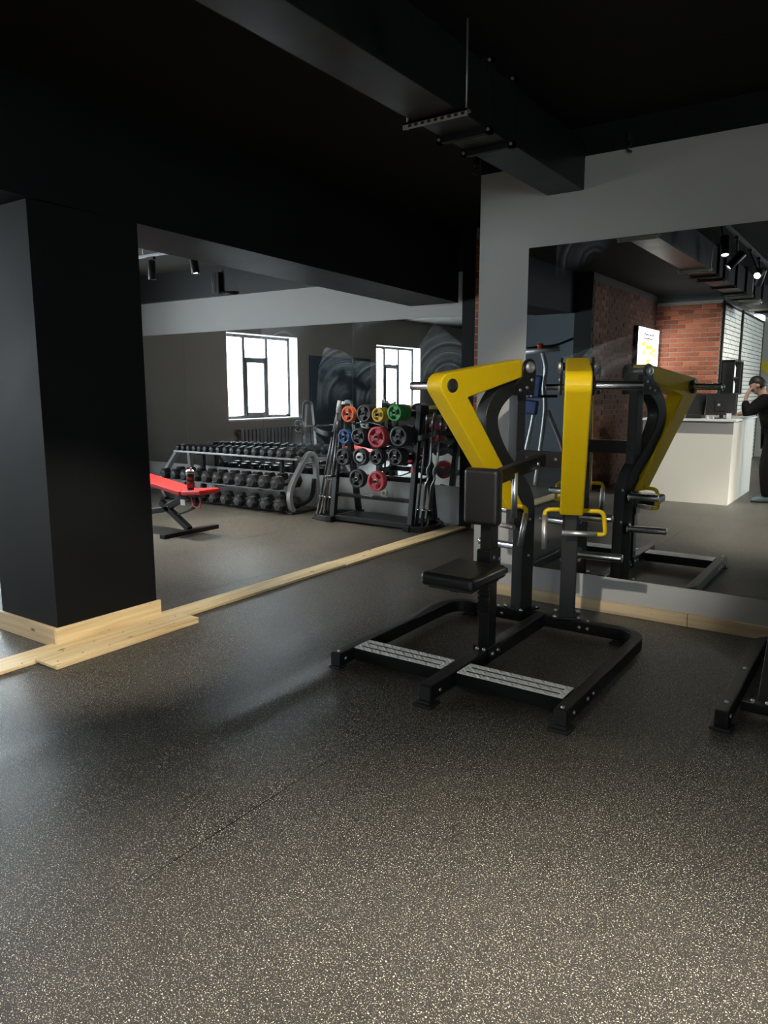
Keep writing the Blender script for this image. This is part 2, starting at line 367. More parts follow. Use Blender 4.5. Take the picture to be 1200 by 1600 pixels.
# floor : slab + rubber sheets laid along Y, 1.2 m wide
floor = add_struct('floor', [(XL, XR, YB, YF+.4, -.12, -.012)], M['subfloor'], 'black speckled rubber gym floor laid in long sheets')
edges = [-10.0, -8.98, -7.78, -6.58, -5.38, -4.18, -2.98, -1.785, -0.58, 0.62, 1.82, 3.2]
for i in range(len(edges)-1):
    x0, x1 = edges[i]+.0006, edges[i+1]-.0006
    y1 = YF if x0 < -3.9 else (7.1 if x0 < -3 else W)
    if x0 < -3.9: y0 = YS
    else: y0 = YB
    if i in (5,): y1 = 7.1; y0 = YS
    b = MB()
    if i == 6 or i == 5:                       # sheets with a long raised wrinkle / shallow waves
        nx, ny = 48, 120; Y0, Y1 = 1.0, 4.86
        def hz(x, y):
            h = 0.0
            if i == 6:
                c = -2.40 - .03*math.sin(y*1.7)
                env = max(0, min(1, (y-1.9)/.35)) * max(0, min(1, (3.35-y)/.25))
                h += .014*env*math.exp(-((x-c)/.10)**2)
                e2 = max(0, min(1, (y-1.2)/.4)) * max(0, min(1, (4.2-y)/.4)) * max(0,min(1,(x-x0)/.15))
                h += .004*e2*(1+math.sin(x*11+y*2.1))*.5
            return h
        vs = []; fs = []
        for a in range(nx+1):
            for c in range(ny+1):
                x = x0+(x1-x0)*a/nx; y = Y0+(Y1-Y0)*c/ny; vs.append((x, y, hz(x, y)))
        for a in range(nx):
            for c in range(ny):
                p = a*(ny+1)+c; fs.append((p, p+ny+1, p+ny+2, p+1))
        b.add(vs, fs, True)
        b.box(x0, x1, y0, Y0, -.012, 0); b.box(x0, x1, Y1, y1, -.012, 0)
    else:
        b.box(x0, x1, y0, y1, -.012, 0)
    b.build('rubber_sheet', M['floor'], floor)
# ceiling
add_struct('ceiling', [(-4.55, XR, YB, YF+.4, CZ, CZ+.1)], M['ceil'], 'black painted ceiling over the machine room')
add_struct('ceiling', [(XL-.3, -4.55, YS-.1, YF+.1, CZ, CZ+.1)], M['ceil_l'], 'dark brown-black ceiling over the dumbbell room')
# mirror wall (front room)
WL = -2.53
wm = add_struct('wall_front', [(WL, XR, W, W+.16, 0, 2.975)], M['grey'], 'grey painted wall carrying the large mirror beside the yellow machine')
wk = MB().box(WL, XR, W-.004, W+.16, 2.975, CZ).build('upper_band', M['black'], wm)
# far wall (dumbbell room)
wf = add_struct('wall_far', [(XL, -3.88, YF, YF+.15, 0, 2.76)], M['grey'], 'grey wall with the wide mirror behind the dumbbell rack')
MB().box(XL, -3.90, YF-.06, YF+.15, 2.76, CZ).build('upper_band', M['satin'], wf)
# left wall with windows
lw = MB(); x0, x1 = XL-.32, XL
ys = [YS] ; 
(wa0, wa1), (wb0, wb1) = WINDOWS[1], WINDOWS[0]
for (a, c) in ((YS, wa0), (wa1, wb0), (wb1, YF)): lw.box(x0, x1, a, c, 0, CZ)
for (a, c) in ((wa0, wa1), (wb0, wb1)): lw.box(x0, x1, a, c, 0, WZ0); lw.box(x0, x1, a, c, WZ1, CZ)
wl = struct(lw.build('wall_left', M['taupe']), 'taupe window wall of the dumbbell room seen in the far mirror')
add_struct('wall_rear', [(XL, -3.85, YS-.15, YS, 0, CZ)], M['greyblue'], 'blue-grey back wall of the dumbbell room seen in the near mirror')
add_struct('wall_back', [(-2.6, XR, YB-.15, YB, 0, CZ)], M['taupe'], 'dark wall far behind the reception counter')
rwb = []; ya_ = YB
for (a, c) in WINDOWS_R: rwb += [(XR, XR+.3, ya_, a, 0, CZ), (XR, XR+.3, a, c, 0, WZ0), (XR, XR+.3, a, c, WZ1, CZ)]; ya_ = c
rwb.append((XR, XR+.3, ya_, YF+.4, 0, CZ))
add_struct('wall_right', rwb, M['grey'], 'grey window wall on the right side of the machine room, outside the view')
st = MB(); st.prism([(-2.95,2.5),(-2.95,2.28),(-.4,.1),(-.4,.35)], (0,YB+.004,0), (1,0,0), (0,0,1), (0,1,0), .006)
struct(st.build('trim_1', M['stripe']), 'yellow diagonal stripe painted on the dark wall behind reception')
# column and beam
column = add_struct('column', [(-4.56, -3.95, 2.34, 3.05, 0, 2.515)], M['black'], 'black painted square column standing on the timber strip')
bmb = MB(); bmb.prism([(-.88,2.60),(7.12,2.42),(7.12,CZ),(-.88,CZ)], (-4.255,0,0), (0,1,0), (0,0,1), (1,0,0), .61)
beam = struct(bmb.build('beam', M['black']), 'long black ceiling beam running over the column to the far post')
post = add_struct('column', [(-3.90, -3.735, 7.12, YF+.3, 0, CZ)], M['black'], 'narrow black post between the far mirror and the brick edge')
# ---- brick walls
def brick_mesh(w, h, d):
    bm = bmesh.new(); bmesh.ops.create_cube(bm, size=1)
    for v in bm.verts: v.co = Vector((v.co.x*w, v.co.y*d, v.co.z*h))
    bmesh.ops.bevel(bm, geom=bm.edges[:], offset=.004, segments=1, affect='EDGES')
    me = bpy.data.meshes.new('brick'); bm.to_mesh(me); bm.free(); return me
BP, BL = .080, .252
bm_full = {}
def brick_face(parent, O, U, Nn, width, z0, z1, mat, single, proud=.012):
    """courses of bricks over a wall face; single(u, z) says which bricks are objects of their own"""
    O = Vector(O); U = Vector(U); Nn = Vector(Nn)
    rz = math.atan2(U.y, U.x); rest = MB(); nrow = int((z1-z0)/BP); h = BP-.013
    for r in range(nrow):
        z = z0 + BP*(r+.5); u = -(BL/2 if r % 2 else 0) ; 
        while u < width-1e-3:
            a, c = max(u, 0), min(u+BL, width)
            if c-a > .05:
                w = round((c-a)-.013, 3); uc = (a+c)/2
                p = O + U*uc + Nn*(proud/2 + random.uniform(-.003,.004) - .02); p.z = z
                if single(uc, z):
                    key = (w, mat.name)
                    if key not in bm_full:
                        bm_full[key] = brick_mesh(w, h, .05); bm_full[key].materials.append(mat)
                    o = bpy.data.objects.new('brick', bm_full[key]); col.objects.link(o)
                    o.parent = parent; o.location = p - parent.location; o.rotation_euler = (0, 0, rz)
                else:
                    rest.cbox(p, (w, .05, h), Matrix.Rotation(rz, 3, 'Z'))
            u += BL
    if rest.v: tag(rest.build('brick_courses', mat, parent), kind='stuff')
YBR = -4.2
wb = add_struct('wall_reception', [(-3.9, -2.6, YB, YBR, 0, 3.02)], M['mortar'], 'red and white brick block wall behind the reception counter')
brick_face(wb, (-3.68, YBR, 0), (1,0,0), (0,1,0), 1.08, 0, 3.0, M['brick_red'], lambda u, z: z > .95)
MB().box(-2.605, -2.594, YB+.01, YBR-.005, 0, 3.0).build('mortar_bed', M['darkmortar'], wb)
brick_face(wb, (-2.6, YBR, 0), (0,-1,0), (1,0,0), 4.6, 0, 3.0, M['brick_white'], lambda u, z: False)
wp = add_struct('wall_partition', [(-3.93, -3.69, YBR, -.88, 0, CZ)], M['darkmortar'], 'brown brick partition wall carrying the lit sign')
brick_face(wp, (-3.69, YBR, 0), (0,1,0), (1,0,0), YBR*-1-.88, 0, 3.1, M['brick_dark'], lambda u, z: u > 2.72 or (u < 1.55 and z > 1.15))
MB().box(-3.95, -3.69, -.9, -.86, 0, CZ).build('end_panel', M['satin'], wp)
wc = add_struct('wall_corner', [(-3.735, XR, 7.1, 7.3, 0, CZ)], M['mortar'], 'narrow strip of red brick wall beside the black post')
brick_face(wc, (-3.735, 7.1, 0), (1,0,0), (0,-1,0), .56, 0, 3.1, M['brick_red'], lambda u, z: u < .3)
# ---- timber
def board(name, x0, x1, y0, y1, z0, z1, mat, label, bev=.002, parent=None):
    o = MB().box(x0, x1, y0, y1, z0, z1).build(name, mat, parent, bevel=bev, segs=1)
    if parent is None: struct(o, label)
    return o
t2 = board('trim_2', -3.985, -3.80, -.85, 2.6, .001, .021, M['wood_y'], 'pale pine floor strip running under the column')
board('floor_board', -3.965, -3.785, 2.603, 4.9, .001, .021, M['wood_y'], '', parent=t2)
board('floor_board', -3.955, -3.765, 4.903, 7.05, .001, .021, M['wood_y'], '', parent=t2)
t3 = board('trim_3', -3.80, -3.63, 2.10, 3.13, .022, .034, M['wood_y'], 'short pine board laid double in front of the column')
board('lower_board', -3.79, -3.62, 2.12, 3.12, .001, .0215, M['wood_y'], '', parent=t3)
bc = board('baseboard_column', -3.95, -3.928, 2.315, 3.07, .022, .118, M['wood_y'], 'pine skirting boards around the foot of the black column')
board('side_board', -4.58, -3.95, 2.316, 2.339, .001, .118, M['wood_x'], '', parent=bc)
bf = board('baseboard_front', WL, -0.98, W-.02, W-.0005, .001, .085, M['wood_x'], 'pine baseboard along the foot of the grey mirror wall')
board('baseboard_length', -.977, XR, W-.02, W-.0005, .001, .085, M['wood_x'], '', parent=bf)
nails = [(bc,(-3.927,2.98,.112))]
for y in np.arange(2.15, 3.1, .16): nails.append((t3, (-3.66+random.uniform(-.02,.02), y, .035)))
for y in np.arange(2.2, 3.1, .2): nails.append((t3, (-3.78, y+.06, .035)))
for y in np.arange(.8, 6.9, .31): nails.append((t2, (-3.87+random.choice((-.05,.05)), y, .0215)))
for x in (-1.9,-1.65,-1.2,-.75,-.3): nails.append((bf, (x, W-.0205, .045)))
nm = None
for par, p in nails:
    if nm is None:
        b = MB(); b.lathe([(0,.0015),(.004,.001),(.005,0)], (0,0,0), (0,0,1), 8); q = b.build('nail_head', M['powder'], par, local=True); nm = q.data
    else:
        q = bpy.data.objects.new('nail_head', nm); col.objects.link(q); q.parent = par
    q.location = Vector(p) - par.location
# ---- windows
WLAB = ['brown framed three-light window nearest the far mirror', 'brown framed three-light window farther along the left wall',
        'brown framed window in the right wall behind the camera, wider farther one', 'brown framed window in the right wall behind the camera, narrower nearer one']
for k, (y0, y1) in enumerate(WINDOWS + WINDOWS_R):
    sd = 1 if k < 2 else -1; X0 = XL if k < 2 else XR
    def wbx(dx0, dx1, *r, b=None):
        a, c = sorted((X0+sd*dx0, X0+sd*dx1)); return (b or MB()).box(a, c, *r)
    root = thing('window_%d' % (k+1), WLAB[k], None, (X0-sd*.25, (y0+y1)/2, WZ0)); root['kind'] = 'structure'
    w = (y1-y0)
    b = wbx(-.30, .001, y0-.001, y0+.012, WZ0, WZ1); wbx(-.30, .001, y1-.012, y1+.001, WZ0, WZ1, b=b)
    wbx(-.30, .001, y0, y1, WZ1-.012, WZ1, b=b).build('reveal', M['reveal'], root)
    wbx(-.26, .06, y0-.05, y1+.05, WZ0-.025, WZ0+.012).build('window_sill', M['reveal'], root, bevel=.004)
    fw = .055; f0, f1 = -.28, -.22
    b = wbx(f0, f1, y0+.012, y0+.012+fw, WZ0+.012, WZ1-.012); wbx(f0, f1, y1-.012-fw, y1-.012, WZ0+.012, WZ1-.012, b=b)
    wbx(f0, f1, y0, y1, WZ0+.012, WZ0+.012+fw, b=b); wbx(f0, f1, y0, y1, WZ1-.012-fw, WZ1-.012, b=b)
    b.build('window_frame', M['frame'], root)
    ya, yb_ = y0+w*.345, y0+w*.665
    for ym in (ya, yb_): wbx(f0, f1, ym-.035, ym+.035, WZ0+.06, WZ1-.06).build('mullion', M['frame'], root)
    zt = WZ0 + (WZ1-WZ0)*.70
    wbx(f0, f1, ya, yb_, zt-.05, zt+.05).build('transom', M['frame'], root)
    b = wbx(-.27, -.215, ya+.035, ya+.085, WZ0+.06, zt-.05); wbx(-.27, -.215, yb_-.085, yb_-.035, WZ0+.06, zt-.05, b=b)
    wbx(-.27, -.215, ya+.04, yb_-.04, WZ0+.06, WZ0+.12, b=b).build('sash', M['frame'], root)
    for (pa, pb, pz0, pz1) in ((y0+.05, ya, WZ0+.05, WZ1-.05), (ya, yb_, zt, WZ1-.05), (ya, yb_, WZ0+.05, zt), (yb_, y1-.05, WZ0+.05, WZ1-.05)):
        wbx(-.252, -.248, pa+.02, pb-.02, pz0+.01, pz1-.01).build('pane', M['glass'], root)
# ---- far mirror in panels
fm = thing('wall_mirror', 'wide smeared mirror in upright panels behind the dumbbell rack and plate rack', 'mirror', (-7, YF, .43))
seams = [-9.95, -8.50, -6.98, -5.48, -3.90]
for a, c in zip(seams[:-1], seams[1:]):
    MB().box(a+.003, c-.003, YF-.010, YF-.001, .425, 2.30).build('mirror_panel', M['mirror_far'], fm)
nmr = thing('wall_mirror', 'large frameless mirror on the grey wall behind the yellow machine', 'mirror', (-1, W, .25))
for a, c in ((-2.154, -.40), (-.40, 1.35)):
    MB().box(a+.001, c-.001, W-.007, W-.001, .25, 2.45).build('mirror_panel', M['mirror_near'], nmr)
# dark panel on left wall between the windows (seen in the far mirror)
dp = MB().box(XL+.001, XL+.03, .62, 2.75, .05, 2.2).build('wall_panel', M['navy'], bevel=.004)
tag(dp, 'dark navy panel on the window wall, reflected between the two windows', 'panel')

# ================================================================== YELLOW ROW MACHINE
XM = -1.74
rm = thing('row_machine', 'plate-loaded seated row machine with two bright yellow levers and black frame', 'gym machine', (XM, 3.65, 0))
P_ = M['powder']
rw, rh = .062, .075; zc = .062
# base : U shaped side and rear rails, centre rail
hx = .635
pts = fillet([(XM-hx, 2.98, zc), (XM-hx, 4.29, zc), (XM+hx, 4.29, zc), (XM+hx, 2.98, zc)], .17, 8)
MB().rtube(pts, rw, rh, (0,0,1)).build('base_frame', P_, rm, bevel=.006)
MB().box(XM-.035, XM+.035, 2.865, 4.27, .024, .105).build('centre_rail', P_, rm, bevel=.006)
for fx, fy in ((XM-hx, 3.0), (XM+hx, 3.0), (XM, 2.885), (XM-.5, 4.29), (XM+.5, 4.29)):
    MB().box(fx-.05, fx+.05, fy-.05, fy+.05, .0, .012).box(fx-.035, fx+.035, fy-.035, fy+.035, .012, .026).build('rubber_foot', M['rubber'], rm, bevel=.003)
for fx, fy in ((XM-hx, 2.98), (XM+hx, 2.98), (XM, 2.865)):
    MB().box(fx-.030, fx+.030, fy-.004, fy+.002, zc-.034, zc+.034).build('end_cap', M['rubber'], rm, bevel=.002)
def bolt(par, p, ax, r=.010, t=.007):
    return MB().lathe([(0,t),(r*.6,t),(r,t*.5),(r,0)], p, ax, 10).build('bolt', M['bolt'], par)
for sx in (-1, 1):
    xo = XM+sx*(hx+rw/2)
    for y in (3.07, 3.25, 3.33): bolt(rm, (xo, y, .062), (sx,0,0))
    bolt(rm, (XM+sx*(hx-rw/2), 3.03, .06), (-sx,0,0)); bolt(rm, (XM+sx*.3, 4.29, zc+rh/2), (0,0,1)); bolt(rm, (XM+sx*.26, 4.257, zc), (0,-1,0)); bolt(rm, (XM+sx*.31, 4.257, zc), (0,-1,0))
    bolt(rm, (XM+sx*hx, 3.01, zc+rh/2), (0,0,1)); bolt(rm, (XM+sx*.036, 2.95, .06), (sx,0,0)); bolt(rm, (XM+sx*.036, 3.6, .06), (sx,0,0))
# diamond plate foot steps
for sx in (-1, 1):
    a, c = (XM+.045, XM+hx-.035) if sx > 0 else (XM-hx+.035, XM-.045)
    y0, y1 = 3.10, 3.245; step = MB()
    for (ya, yb_) in ((y0, y0+.033), (y0+.054, y0+.091), (y0+.112, y1)): step.box(a+.03, c-.03, ya, yb_, .098, .104)
    step.box(a, a+.03, y0, y1, .098, .104); step.box(c-.03, c, y0, y1, .098, .104)
    step.build('foot_step', M['tread'], rm, bevel=.0015, segs=1)
    MB().box(a, c, y0+.004, y0+.03, .03, .097).box(a, c, y1-.03, y1-.004, .03, .097).build('step_support', P_, rm)
# upright carrying seat and chest pad
UY = 3.52
MB().box(XM-.033, XM+.033, UY-.045, UY+.045, .10, .98).build('seat_upright', P_, rm, bevel=.006)
MB().box(XM-.05, XM+.05, UY-.07, UY+.07, .04, .125).build('upright_bracket', P_, rm, bevel=.004)
for z in (.085,):
    for y in (UY-.035, UY+.035): bolt(rm, (XM+.05, y, z), (1,0,0), .012, .01); bolt(rm, (XM-.05, y, z), (-1,0,0), .012, .01)
    for xx in (-.02, .02): bolt(rm, (XM+xx, UY-.07, .15-.04), (0,-1,0), .012, .01)
b = MB()
for k in range(6): b.box(XM-.03, XM+.03, UY-.066, UY-.044, .30+k*.028, .30+k*.028+.018)
b.box(XM-.026, XM+.026, UY-.056, UY-.044, .28, .48); b.build('adjuster_rack', P_, rm, bevel=.002)
sl = MB().box(XM-.045, XM+.045, UY-.06, UY+.06, .48, .66).build('seat_sleeve', P_, rm, bevel=.008)
MB().cyl((XM+.045, UY, .55), (XM+.085, UY, .55), .011).lathe([(0,.03),(.016,.028),(.018,.01),(.012,0)], (XM+.08, UY, .55), (1,0,0), 14).build('pin_knob', M['rubber'], sl)
bolt(rm, (XM+.046, UY+.035, .60), (1,0,0)); bolt(rm, (XM+.046, UY-.035, .62), (1,0,0))
MB().bar((XM, UY-.05, .53), (XM, 3.14, .515), .05, .03).build('seat_arm', P_, rm, bevel=.004)
seat = MB()
seat.box(XM-.15, XM+.15, 3.05, 3.44, .535, .605).build('seat', M['vinyl'], rm, bevel=.026, segs=5)
MB().box(XM-.12, XM+.12, 3.09, 3.40, .52, .537).build('seat_base', M['rubber'], rm, bevel=.004)
MB().box(XM-.102, XM+.102, 3.40, 3.472, .80, 1.10).build('chest_pad', M['vinyl'], rm, bevel=.026, segs=5)
MB().box(XM-.07, XM+.07, 3.470, 3.482, .84, 1.06).build('pad_plate', P_, rm)
# cross bar between posts and arm to the chest pad
MB().box(-1.93, -1.55, 4.20, 4.26, 1.04, 1.135).build('cross_bar', P_, rm, bevel=.005)
MB().bar((XM, 4.21, 1.085), (XM, 3.50, 1.03), .055, .075).build('pad_arm', P_, rm, bevel=.006)
g_ = at_y(804, 770, 3.78)
gb = MB().bar((XM, 3.78, 1.045), (g_.x, 3.78, 1.045), .03, .03).build('grip_bracket', P_, rm, bevel=.003)
MB().cyl((g_.x, 3.78, 1.045), (g_.x, 3.78, .79), .017).build('grip', M['alu'], gb)
for xx in (-.09, .09): bolt(rm, (XM+xx, 4.199, 1.09), (0,-1,0), .012, .01)
bolt(rm, (XM+.028, 4.08, 1.07), (1,0,0), .012, .01)
# per side : posts, curved tube, pivot bracket, yellow lever, horn, handles, storage horns
ANG = math.radians(21)
for sx in (-1, 1):
    B = Vector((XM + sx*.185, 4.24, 0))
    d = Vector((sx*math.sin(ANG), -math.cos(ANG), 0)); n = Vector((-sx*math.cos(ANG), -math.sin(ANG), 0)); Z = Vector((0,0,1))
    n_in = n                                       # towards the machine's middle
    S = lambda s, z, o=0.0: B + d*s + Z*z + n*o
    rotm = Matrix((d, n, Z)).transposed()
    MB().cbox(S(-.0, 1.13), (.075, .075, .96), rotm).build('post', M['satin'], rm, bevel=.006)
    path = smooth_path([S(.02,1.535), S(.10,1.52), S(.19,1.455), S(.243,1.375), S(.25,1.29), S(.21,1.185), S(.13,1.07), S(.02,.955), S(-.055,.86), S(-.082,.76), S(-.085,.62)], 5) + [S(-.085,.1)]
    MB().sweep(path, [(-.052,-.048),(.052,-.048),(.052,.048),(-.052,.048)], n, smooth=False).build('curved_post', M['satin'], rm, bevel=.008)
    MB().cbox(S(-.085, .105), (.16, .17, .012), rotm).build('foot_plate', P_, rm, bevel=.002)
    for a, c in ((-.068,-.07),(.068,-.07),(-.068,.07),(.068,.07)): bolt(rm, S(-.085+a, .111, c), Z, .012, .012)
    # pivot bracket plates
    ang = [k*PI/10 for k in range(11)]
    poly = [(.052*math.cos(a), 1.635+.052*math.sin(a)) for a in ang] + [(-.055,1.60),(-.045,1.47),(.12,1.47),(.13,1.52),(.055,1.58)]
    for o in (-.088, .088):
        MB().prism(poly, S(0,0,o), d, Z, n, .014).build('pivot_plate', P_, rm, bevel=.002)
    MB().cyl(S(0,1.635,-.105), S(0,1.635,.105), .022).build('pivot_axle', M['bolt'], rm)
    for o, s_ in ((.095,1),(-.095,-1)):
        MB().lathe([(0,.012),(.012,.012),(.014,.016),(.028,.016),(.034,.008),(.034,0)], S(0,1.635,o), n*s_, 20).build('pivot_cap', M['alu'], rm)
        for (s1, z1) in ((-.02,1.56),(.02,1.515),(.075,1.50)): bolt(rm, S(s1, z1, o), n*s_, .011, .009)
    # lever profile (s, z)
    el = Vector((.585, 1.527)); rr = .072; prof = [(.03, 1.685)]
    a0 = math.radians(78); a1 = math.radians(-36)
    for k in range(9):
        a = a0 + (a1-a0)*k/8; prof.append((el.x+rr*math.cos(a)*1.05, el.y+rr*math.sin(a)))
    prof += [(.105, .772), (-.025, .772), (.455, 1.458), (.03, 1.575)]
    lever = MB().prism(prof, S(0,0), d, Z, n, .135).build('lever', M['yellow'], rm, bevel=.010, segs=3)
    MB().lathe([(0,.004),(.036,.004),(.040,0)], S(.575,1.525,.0675), n, 24).build('cap', M['rubber'], lever)
    # loading horn outwards
    o0 = S(.575, 1.525, -.0675); o1 = S(.575, 1.525, -.315)
    MB().lathe([(0,0),(.05,0),(.05,.012),(.026,.018),(.026,.02)], o0, -n, 20).build('horn_collar', M['rubber'], lever)
    MB().lathe([(.025,0),(.025,.243),(.021,.248),(.018,.248),(.017,.2),(0,.2)], o0, -n, 20).build('loading_horn', M['chrome'], lever)
    # handles : yellow bent tubes with aluminium grips
    hb = S(.04, .80, 0)
    tin = n*1.0
    hp = fillet([S(.05,.795,.06), S(.05,.795,.155), S(.085,.60,.150)], .035, 6)
    h1 = MB().tube(hp[:-1] + [hp[-2] + (hp[-1]-hp[-2]).normalized()*.02], .0135).build('inner_handle', M['yellow'], lever)
    e = hp[-2]; dr = (hp[-1]-e).normalized()
    MB().cyl(e, e+dr*.205, .0165).build('grip', M['alu'], h1)
    hq = fillet([S(.05,.795,-.06), S(.05,.795,-.185), S(.05,.655,-.20), S(.05,.655,-.15)], .04, 6)
    h2 = MB().tube(hq, .0135).build('outer_handle', M['yellow'], lever)
    MB().cyl(S(.05,.655,-.152), S(.05,.655,.05), .0165).build('grip', M['alu'], h2)
    # storage horns on the lower post, pointing outwards
    for z, L_ in ((.735, .20), (.50, .27)):
        q = S(-.085, z, -.05)
        ox = Vector((sx, 0, 0.03)).normalized()
        MB().lathe([(0,0),(.044,0),(.044,.014),(.025,.018),(.025,L_),(.02,L_+.006),(0,L_+.006)], q, ox, 20).build('storage_horn', M['chrome'], rm)
        bolt(rm, S(-.135, z+.05, -.03), -d); bolt(rm, S(-.085, z-.04, .05), n)

# second machine cut by the right edge
m2 = thing('leg_machine', 'black machine base with a leaning dark plate, cut off at the right edge', 'gym machine', (-.1, 3.9, 0))
pts = fillet([(-.515, 3.39, .055), (-.515, 4.62, .055), (.45, 4.62, .055), (.45, 3.39, .055)], .12, 8)
MB().rtube(pts, .06, .08, (0,0,1)).build('base_frame', P_, m2, bevel=.006)
for fx, fy in ((-.515,3.42),(.45,3.42),(-.4,4.62),(.35,4.62)):
    MB().box(fx-.045, fx+.045, fy-.045, fy+.045, 0, .016).build('rubber_foot', M['rubber'], m2, bevel=.003)
MB().bar((-.05, 3.66, .04), (-.05, 4.22, .78), .72, .02, up=(0,-1,1)).build('leaning_plate', M['satin'], m2, bevel=.004)
MB().box(-.47, .41, 3.60, 3.65, .03, .075).build('cross_rail', P_, m2, bevel=.004)
MB().bar((-.05, 4.25, .75), (-.05, 4.62, .09), .06, .06).build('support_strut', P_, m2, bevel=.004)
for y in (3.5, 4.0): bolt(m2, (-.515, y, .095), (0,0,1))
bolt(m2, (-.485, 3.43, .06), (1,0,0)); bolt(m2, (-.42, 3.60, .09), (0,-1,.3)); bolt(m2, (-.36, 3.60, .09), (0,-1,.3))

# ================================================================== CEILING DUCT
DX0, DX1, DZ0, DZ1 = -2.035, -1.785, 2.77, 3.06
du = thing('ventilation_duct', 'dark rectangular ventilation duct hung below the black ceiling', 'duct', ((DX0+DX1)/2, 0, DZ0))
segs = [-5.2, -4.0, -2.6, -1.9, -1.2, -.5, .25, .6, 3.48, 3.74, W-.003]
for a, c in zip(segs[:-1], segs[1:]):
    MB().box(DX0, DX1, a+.002, c-.002, DZ0, DZ1).build('duct_section', M['duct'], du, bevel=.004, segs=1)
for y in segs[1:-1]:
    b = MB(); e = .028
    for s_ in (-.016, .004):
        b.box(DX0-e, DX1+e, y+s_, y+s_+.012, DZ0-e, DZ0); b.box(DX0-e, DX1+e, y+s_, y+s_+.012, DZ1, DZ1+e)
        b.box(DX0-e, DX0, y+s_, y+s_+.012, DZ0-e, DZ1+e); b.box(DX1, DX1+e, y+s_, y+s_+.012, DZ0-e, DZ1+e)
    fl = b.build('flange', M['powder'], du)
    for xx in (DX0-e*.5, DX1+e*.5):
        for zz in (DZ0-e*.4, DZ1+e*.4): MB().cyl((xx, y-.022, zz), (xx, y+.022, zz), .008, 8).build('flange_bolt', M['galv'], fl)
for y in (3.2, 1.1, -1.6, -3.5):
    br = MB().box(DX0-.05, DX1+.05, y-.018, y+.018, DZ0-.012, DZ0-.002)
    br.box(DX0-.05, DX1+.05, y-.018, y-.015, DZ0-.034, DZ0-.002)
    hb = br.build('hanger_bracket', M['galv'], du)
    for k in range(9):
        x = DX0 - .02 + k*.036; MB().box(x, x+.018, y-.0195, y-.0175, DZ0-.026, DZ0-.014).build('slot', M['powder'], hb)
    for xx in (DX0-.035, DX1+.035):
        MB().cyl((xx, y, DZ0-.03), (xx, y, CZ-.001), .005, 8).build('threaded_rod', M['galv'], hb)
        MB().lathe([(0,-.012),(.011,-.012),(.011,0),(0,0)], (xx, y, DZ0-.014), (0,0,1), 6, False).build('nut', M['galv'], hb)
# small cable clips by the wall head
for (x, y, z, lab) in ((-2.56, W-.03, 3.0, 'small black cable clip at the top left corner of the grey wall'), (-1.5, W-.03, 2.97, 'small black cable clip above the grey wall, right of the duct')):
    b = MB(); b.tube(smooth_path([(x,y,z+.06),(x+.015,y-.01,z+.02),(x-.01,y-.015,z-.01),(x+.02,y-.01,z-.03)],5), .006, 6); b.box(x-.012,x+.012,y-.012,y+.028,z+.04,z+.10)
    tag(b.build('cable_clip', M['satin']), lab, 'cable clip')

# ================================================================== TRACK LIGHTS
def track(name, p, q, label, mat):
    b = MB(); b.bar(p, q, .034, .03); o = b.build(name, mat, bevel=.002, segs=1); tag(o, label, 'light track')
    p = Vector(p); q = Vector(q)
    for t in (.06, .5, .94):
        c = p.lerp(q, t); MB().cyl((c.x, c.y, c.z+.012), (c.x, c.y, CZ+.002), .006, 8).build('suspension_rod', mat, o)
    return o
def spot(tip, aim, label, top_z, power, group, angle=75, L_=.20, tx=None, ty=None):
    """cylinder spotlight: tip = centre of the lens, aim = light direction"""
    tip = Vector(tip); a = Vector(aim).normalized()
    root = thing('track_spotlight', label, 'spotlight', tip - a*L_/2, 0, group)
    MB().lathe([(0,0),(.038,0),(.042,.006),(.042,L_-.004),(.040,L_),(.034,L_),(.033,L_-.02)], tip - a*L_, a, 20).build('housing', M['satin'], root)
    MB().lathe([(0,0),(.034,0)], tip - a*.018, a, 20).build('lens', M['lamp'], root)
    c = tip - a*L_*.62
    jx = c.x if tx is None else tx; jy = c.y if ty is None else ty
    MB().tube([(c.x, c.y, c.z), (jx, jy, top_z-.04), (jx, jy, top_z-.01)], .010, 10).build('stem', M['satin'], root)
    dx_, dy_ = (.017, .05) if ty is None else (.05, .017)
    MB().box(jx-dx_, jx+dx_, jy-dy_, jy+dy_, top_z-.03, top_z+.001).build('adapter', M['satin'], root)
    ld = bpy.data.lights.new('spot_beam', 'SPOT'); ld.energy = power; ld.spot_size = math.radians(angle); ld.spot_blend = .7; ld.shadow_soft_size = .034
    ld.color = (1, .93, .82)
    lo = bpy.data.objects.new('spot_beam', ld); col.objects.link(lo); lo.parent = root
    lo.location = a*(L_/2+.004); lo.rotation_euler = a.to_track_quat('-Z', 'Y').to_euler()
    return root
TX = -1.50
track('light_track', (TX, 2.35, 3.06), (TX, -4.0, 3.06), 'black light track running beside the duct in the near mirror', M['satin'])
G1 = 'reception track spotlights'
spot((-1.44, 2.05, 2.73), (.15, .45, -1), 'black cylinder spotlight turned to the mirror, nearest the mirror', 3.045, SPOT_W*.06, G1, 85, tx=TX)
spot((-1.56, 1.22, 2.74), (-2.3, 1.35, -2.72), 'black cylinder spotlight tilted away from the mirror, second from it', 3.045, SPOT_W*2.2, G1, 34, tx=TX)
spot((-1.40, .45, 2.74), (-.05, .92, -.375), 'black cylinder spotlight turned to the mirror, third from it', 3.045, SPOT_W*2.4, G1, 29, tx=TX)
spot((-1.50, -.35, 2.74), (-.35, -.55, -1), 'black cylinder spotlight hanging above the front of the counter', 3.045, SPOT_W*.4, G1, tx=TX)
